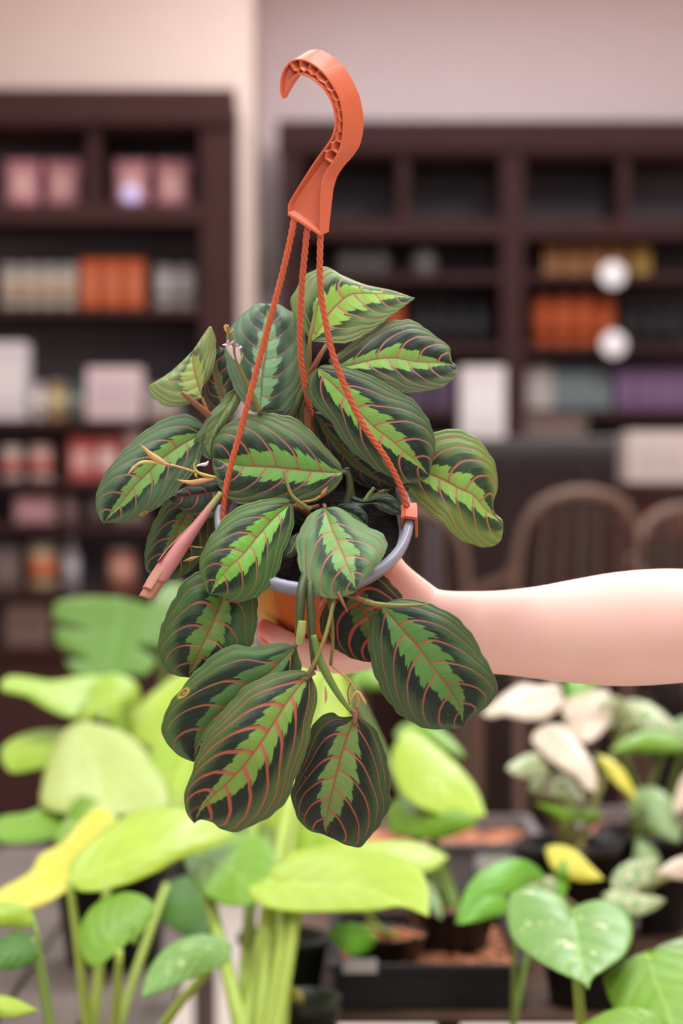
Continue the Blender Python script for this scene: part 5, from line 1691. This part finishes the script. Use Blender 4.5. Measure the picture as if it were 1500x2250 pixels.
# pale lime plant right of the hanging plant
e, top = plant_obj('lime_philodendron', 'pale lime philodendron in a black pot under the right hanging leaf', 995, 2.52, BKZ, .058, zpx(1985, 2.52) - BKZ, BLACKP)
grow(e, top, [
    dict(mat=LIME2, mid=[(875, 1620, 2.64), (930, 1680, 2.6), (990, 1740, 2.56), (1068, 1792, 2.5)], A=[(900, 1603), (960, 1640), (1005, 1680), (1046, 1733)], B=[(860, 1660), (868, 1710), (900, 1760), (960, 1788), (1020, 1799)]),
    dict(mat=GRN, mid=[(850, 1780, 2.6), (900, 1790, 2.56), (960, 1800, 2.52), (1050, 1800, 2.48)], wl=34, wr=50, shape='wide', droop=.02),
    dict(mat=GRN, mid=[(870, 1610, 2.7), (920, 1610, 2.68), (970, 1630, 2.66), (1022, 1665, 2.64)], wl=30, wr=26, shape='heart', droop=.02),
    dict(mat=GRN, mid=[(770, 1500, 2.95), (800, 1490, 2.95), (830, 1495, 2.95), (870, 1510, 2.95)], wl=30, wr=30, shape='heart', droop=.02),
    dict(mat=GGRY, mid=[(910, 1935, 2.5), (930, 1960, 2.48), (950, 1985, 2.46), (970, 2020, 2.44)], wl=26, wr=26, shape='heart', droop=.01),
], STM2, (.003, .005))
# variegated plant rear right
e, top = plant_obj('variegated_philodendron', 'cream and green variegated philodendron below the forearm with large cream leaves', 1250, 2.72, TB_Z, .07, .14, BLACKP)
grow(e, top, [
    dict(mat=VAR1, mid=[(1236, 1530, 2.78), (1180, 1540, 2.75), (1120, 1555, 2.71), (1058, 1570, 2.68)], A=[(1225, 1504), (1185, 1508), (1148, 1503), (1112, 1522), (1080, 1548)], B=[(1232, 1550), (1199, 1580), (1155, 1582), (1110, 1573), (1080, 1578)]),
    dict(mat=VAR1, mid=[(1275, 1525, 2.78), (1285, 1560, 2.74), (1285, 1590, 2.72), (1285, 1632, 2.68)], wl=62, wr=52, shape='wide', droop=.02, lobe=.06),
    dict(mat=GRNB, mid=[(1262, 1545, 2.84), (1275, 1520, 2.86), (1290, 1508, 2.88), (1310, 1500, 2.9)], wl=40, wr=42, shape='oval', droop=.02),
    dict(mat=VAR1, mid=[(1178, 1605, 2.66), (1220, 1640, 2.62), (1265, 1680, 2.58), (1308, 1740, 2.54)], A=[(1205, 1592), (1240, 1596), (1265, 1622), (1297, 1668), (1312, 1705)], B=[(1168, 1628), (1199, 1662), (1229, 1686), (1262, 1706), (1284, 1733)]),
    dict(mat=VAR2, mid=[(1205, 1680, 2.62), (1175, 1680, 2.6), (1150, 1685, 2.58), (1112, 1690, 2.56)], wl=36, wr=32, shape='heart', droop=.015, lobe=.1),
    dict(mat=VAR2, mid=[(1165, 1730, 2.64), (1210, 1725, 2.62), (1240, 1735, 2.6), (1285, 1760, 2.58)], wl=34, wr=32, shape='heart', droop=.015),
    dict(mat=GRN, mid=[(1320, 1790, 2.62), (1270, 1790, 2.6), (1230, 1785, 2.58), (1172, 1765, 2.56)], wl=17, wr=16, shape='lance', droop=.01),
    dict(mat=YEL, mid=[(1315, 1660, 2.64), (1345, 1690, 2.62), (1370, 1720, 2.6), (1400, 1765, 2.58)], wl=17, wr=17, shape='lance', droop=.01),
    dict(mat=VAR2, mid=[(1385, 1580, 2.8), (1360, 1560, 2.78), (1345, 1550, 2.76), (1315, 1548, 2.74)], wl=34, wr=28, shape='heart', droop=.015),
], STM3, (.0035, .006))
# variegated plant at the right edge
e, top = plant_obj('variegated_philodendron', 'variegated philodendron at the right edge behind the elbow, with green and cream leaves', 1420, 2.82, TB_Z, .07, .14, BLACKP)
grow(e, top, [
    dict(mat=VAR2, mid=[(1330, 1580, 2.82), (1380, 1565, 2.82), (1430, 1575, 2.8), (1490, 1610, 2.78)], wl=34, wr=44, shape='heart', droop=.02, lobe=.06),
    dict(mat=GRN, mid=[(1500, 1640, 2.76), (1450, 1630, 2.76), (1400, 1635, 2.74), (1340, 1650, 2.72)], wl=30, wr=34, shape='heart', droop=.02),
    dict(mat=GGRY, mid=[(1470, 1620, 2.8), (1510, 1610, 2.8), (1550, 1620, 2.78), (1600, 1640, 2.76)], wl=44, wr=44, shape='heart', droop=.02),
    dict(mat=GGRY, mid=[(1385, 1790, 2.7), (1420, 1770, 2.68), (1450, 1790, 2.66), (1490, 1850, 2.62)], wl=52, wr=50, shape='heart', droop=.02),
    dict(mat=VAR1, mid=[(1560, 1690, 2.7), (1530, 1720, 2.68), (1510, 1750, 2.66), (1480, 1790, 2.64)], wl=40, wr=40, shape='heart', droop=.02),
    dict(mat=GGRY, mid=[(1400, 1850, 2.64), (1415, 1880, 2.62), (1420, 1920, 2.6), (1425, 1960, 2.58)], wl=34, wr=34, shape='oval', droop=.02),
], STM2, (.0035, .006))
# middle right plant with yellow leaf
e, top = plant_obj('variegated_philodendron', 'variegated philodendron with a folded yellow leaf, just above the big flecked green leaf', 1290, 2.40, TB_Z, .06, .1, BLACKP)
grow(e, top, [
    dict(mat=YEL, mid=[(1200, 1862, 2.46), (1235, 1890, 2.42), (1275, 1915, 2.4), (1326, 1932, 2.36)], wl=34, wr=28, shape='lance', droop=.01),
    dict(mat=VAR2, mid=[(1350, 1960, 2.38), (1390, 1930, 2.38), (1420, 1910, 2.38), (1448, 1890, 2.38)], wl=46, wr=40, shape='heart', droop=.01),
    dict(mat=VAR2, mid=[(1330, 1965, 2.34), (1370, 1985, 2.32), (1420, 1985, 2.3), (1462, 1978, 2.28)], wl=30, wr=34, shape='heart', droop=.01),
    dict(mat=VAR1, mid=[(1560, 1905, 2.4), (1520, 1905, 2.38), (1480, 1910, 2.36), (1438, 1922, 2.34)], wl=28, wr=26, shape='lance', droop=.01),
    dict(mat=VAR2, mid=[(1230, 1950, 2.36), (1200, 1945, 2.34), (1170, 1950, 2.32), (1140, 1965, 2.3)], wl=28, wr=24, shape='heart', droop=.01),
    dict(mat=GRNB, mid=[(1232, 1970, 2.34), (1232, 1940, 2.36), (1234, 1915, 2.36), (1238, 1885, 2.38)], wl=16, wr=18, shape='lance', droop=.01),
], STM3, (.0028, .005))
# bright green plant in the black pot
e, top = plant_obj('peperomia', 'glossy bright green plant with two pointed leaves beside the black pot', 1120, 2.22, NB_Z, .06, .16, BLACKP)
grow(e, top, [
    dict(mat=GRNB, mid=[(1195, 1925, 2.3), (1130, 1925, 2.26), (1060, 1960, 2.22), (1000, 2030, 2.18)], wl=34, wr=42, shape='lance', droop=.01),
    dict(mat=GRNB, mid=[(1130, 2000, 2.2), (1090, 1995, 2.18), (1050, 2010, 2.16), (1008, 2032, 2.14)], wl=20, wr=30, shape='lance', droop=.008),
], STM2, (.0025, .004))
# big flecked green plant, front right
e, top = plant_obj('flecked_philodendron', 'green philodendron with cream flecked heart-shaped leaf at the front right', 1270, 1.92, NB_Z, .075, .13, BLACKP)
grow(e, top, [
    dict(mat=VAR3, mid=[(1255, 2000, 2.03), (1262, 2040, 1.99), (1270, 2090, 1.95), (1291, 2174, 1.87)], A=[(1229, 1968), (1185, 1952), (1141, 1953), (1115, 1982), (1115, 2030), (1133, 2074), (1185, 2114), (1243, 2144), (1280, 2158)], B=[(1275, 1988), (1317, 1978), (1364, 1993), (1386, 2019), (1390, 2056), (1375, 2096), (1339, 2125), (1302, 2148)], droop=.015),
    dict(mat=GRN, mid=[(1425, 2100, 1.98), (1440, 2160, 1.94), (1465, 2220, 1.9), (1500, 2330, 1.84)], wl=130, wr=110, shape='wide', droop=.015, lobe=.1),
    dict(mat=GRN, mid=[(1480, 2320, 1.84), (1430, 2270, 1.85), (1370, 2250, 1.86), (1270, 2262, 1.87)], wl=60, wr=50, shape='heart', droop=.01),
    dict(mat=GGRY, mid=[(1580, 2080, 2.06), (1540, 2080, 2.05), (1490, 2085, 2.04), (1436, 2088, 2.02)], wl=36, wr=30, shape='heart', droop=.01),
], STM, (.004, .007))
# small leaf plant in the tray
e, top = plant_obj('seedling_plant', 'small plant with a single oval green leaf standing in the black bark tray', 850, 2.45, BKZ, .05, zpx(2050, 2.45) - BKZ, BLACKP)
grow(e, top, [
    dict(mat=GRNB, mid=[(722, 2050, 2.34), (755, 2055, 2.32), (790, 2065, 2.3), (828, 2062, 2.28)], wl=34, wr=36, shape='oval', droop=.01),
    dict(mat=GRN, mid=[(805, 2010, 2.44), (812, 1990, 2.44), (818, 1970, 2.44), (830, 1950, 2.44)], wl=14, wr=14, shape='lance', droop=.01),
], STM, (.0028, .004))
# green pot with yellow leaf scrap
e, top = plant_obj('empty_pot', 'dark green pot holding only a yellow leaf scrap, right of the thick lime stems', 668, 2.235, NB_Z + .061, .040, zpx(2190, 2.235) - NB_Z - .061, GREENP, SOIL, 'pot')
bleaf(e, YEL, [(622, 2196, 2.235), (636, 2182, 2.24), (650, 2186, 2.235), (668, 2204, 2.225)], 14, 16, 'oval', .004)
riser = box('plant_riser', (xpx(668, 2.235) - .033, 2.20, NB_Z + .0005), (xpx(668, 2.235) + .033, 2.268, NB_Z + .06), WOODB, None, .003)
tag(riser, 'small brown block under the dark green pot', 'riser')
e, top = plant_obj('empty_pot', 'round dark green pot behind the thick lime stems', 625, 2.44, TB_Z, .056, zpx(2055, 2.44) - TB_Z, GREENP, SOIL, 'pot')
# labels in the trays
for (px, py, d, lb, w_, h_) in ((790, 2122, 2.350, 'white plant tag on the front edge of the black tray', 38, 15), (1085, 1895, 2.972, 'white plant tag on the front of the grey tray', 40, 18)):
    c_ = at(px, py, d)
    hw, hh = w_ / 1500 * Wd(d), h_ / 1500 * Wd(d)
    t_ = box('plant_tag', (c_.x - hw, d - .003, c_.z - hh), (c_.x + hw, d - .0005, c_.z + hh), plain('white_tag_card', (214, 206, 204), .5, .05, 30, .3))
    tag(t_, lb, 'tag')

# ================================================================== LIGHT
def panel(x, y, w, l, watts, colr=(.94, 1.0, 1.03)):
    e = empty('ceiling_light', (x, y, H - .06), 'flat white ceiling light panel above the shop floor, out of the picture', 'light', 'ceiling light panels')
    bm = bmesh.new()
    for lo, hi in (((x - w / 2 - .03, y - l / 2 - .03, H - .07), (x + w / 2 + .03, y - l / 2, H - .001)), ((x - w / 2 - .03, y + l / 2, H - .07), (x + w / 2 + .03, y + l / 2 + .03, H - .001)),
                   ((x - w / 2 - .03, y - l / 2, H - .07), (x - w / 2, y + l / 2, H - .001)), ((x + w / 2, y - l / 2, H - .07), (x + w / 2 + .03, y + l / 2, H - .001))):
        add_box(bm, lo, hi)
    bm_obj('frame', bm, plain('white_metal_frame', (230, 228, 224), .4, .03, 20, .4), e)
    ld = bpy.data.lights.new('ceiling_lamp', 'AREA')
    ld.shape = 'RECTANGLE'
    ld.size, ld.size_y = w, l
    ld.energy = watts
    ld.color = colr
    lo_ = bpy.data.objects.new('lamp', ld)
    lo_.location = (x, y, H - .03)
    link(lo_, None)
    lo_.parent = e
    lo_.matrix_parent_inverse = Matrix.Translation(e.location).inverted()


panel(-.9, .9, .6, 1.2, 38)
panel(.9, .9, .6, 1.2, 38)
panel(.2, 2.1, 1.2, .6, 40)
panel(-1.3, 4.5, .6, 1.2, 35)
panel(1.2, 4.7, .6, 1.2, 92)
panel(0, 5.9, 1.2, .4, 24)
panel(0, -1.2, 1.2, .6, 30)

wd = bpy.data.worlds.new('shop_front_daylight')
scn.world = wd
wd.use_nodes = True
bg = wd.node_tree.nodes['Background']
bg.inputs[0].default_value = (.95, .99, 1.0, 1)
bg.inputs[1].default_value = .6

vs = scn.view_settings
vs.view_transform = 'Standard'
vs.look = 'None'
vs.gamma = 1.0
vs.exposure = 0.0
scn.cycles.use_denoising = True
scn.cycles.max_bounces = 8
scn.cycles.sample_clamp_indirect = 6
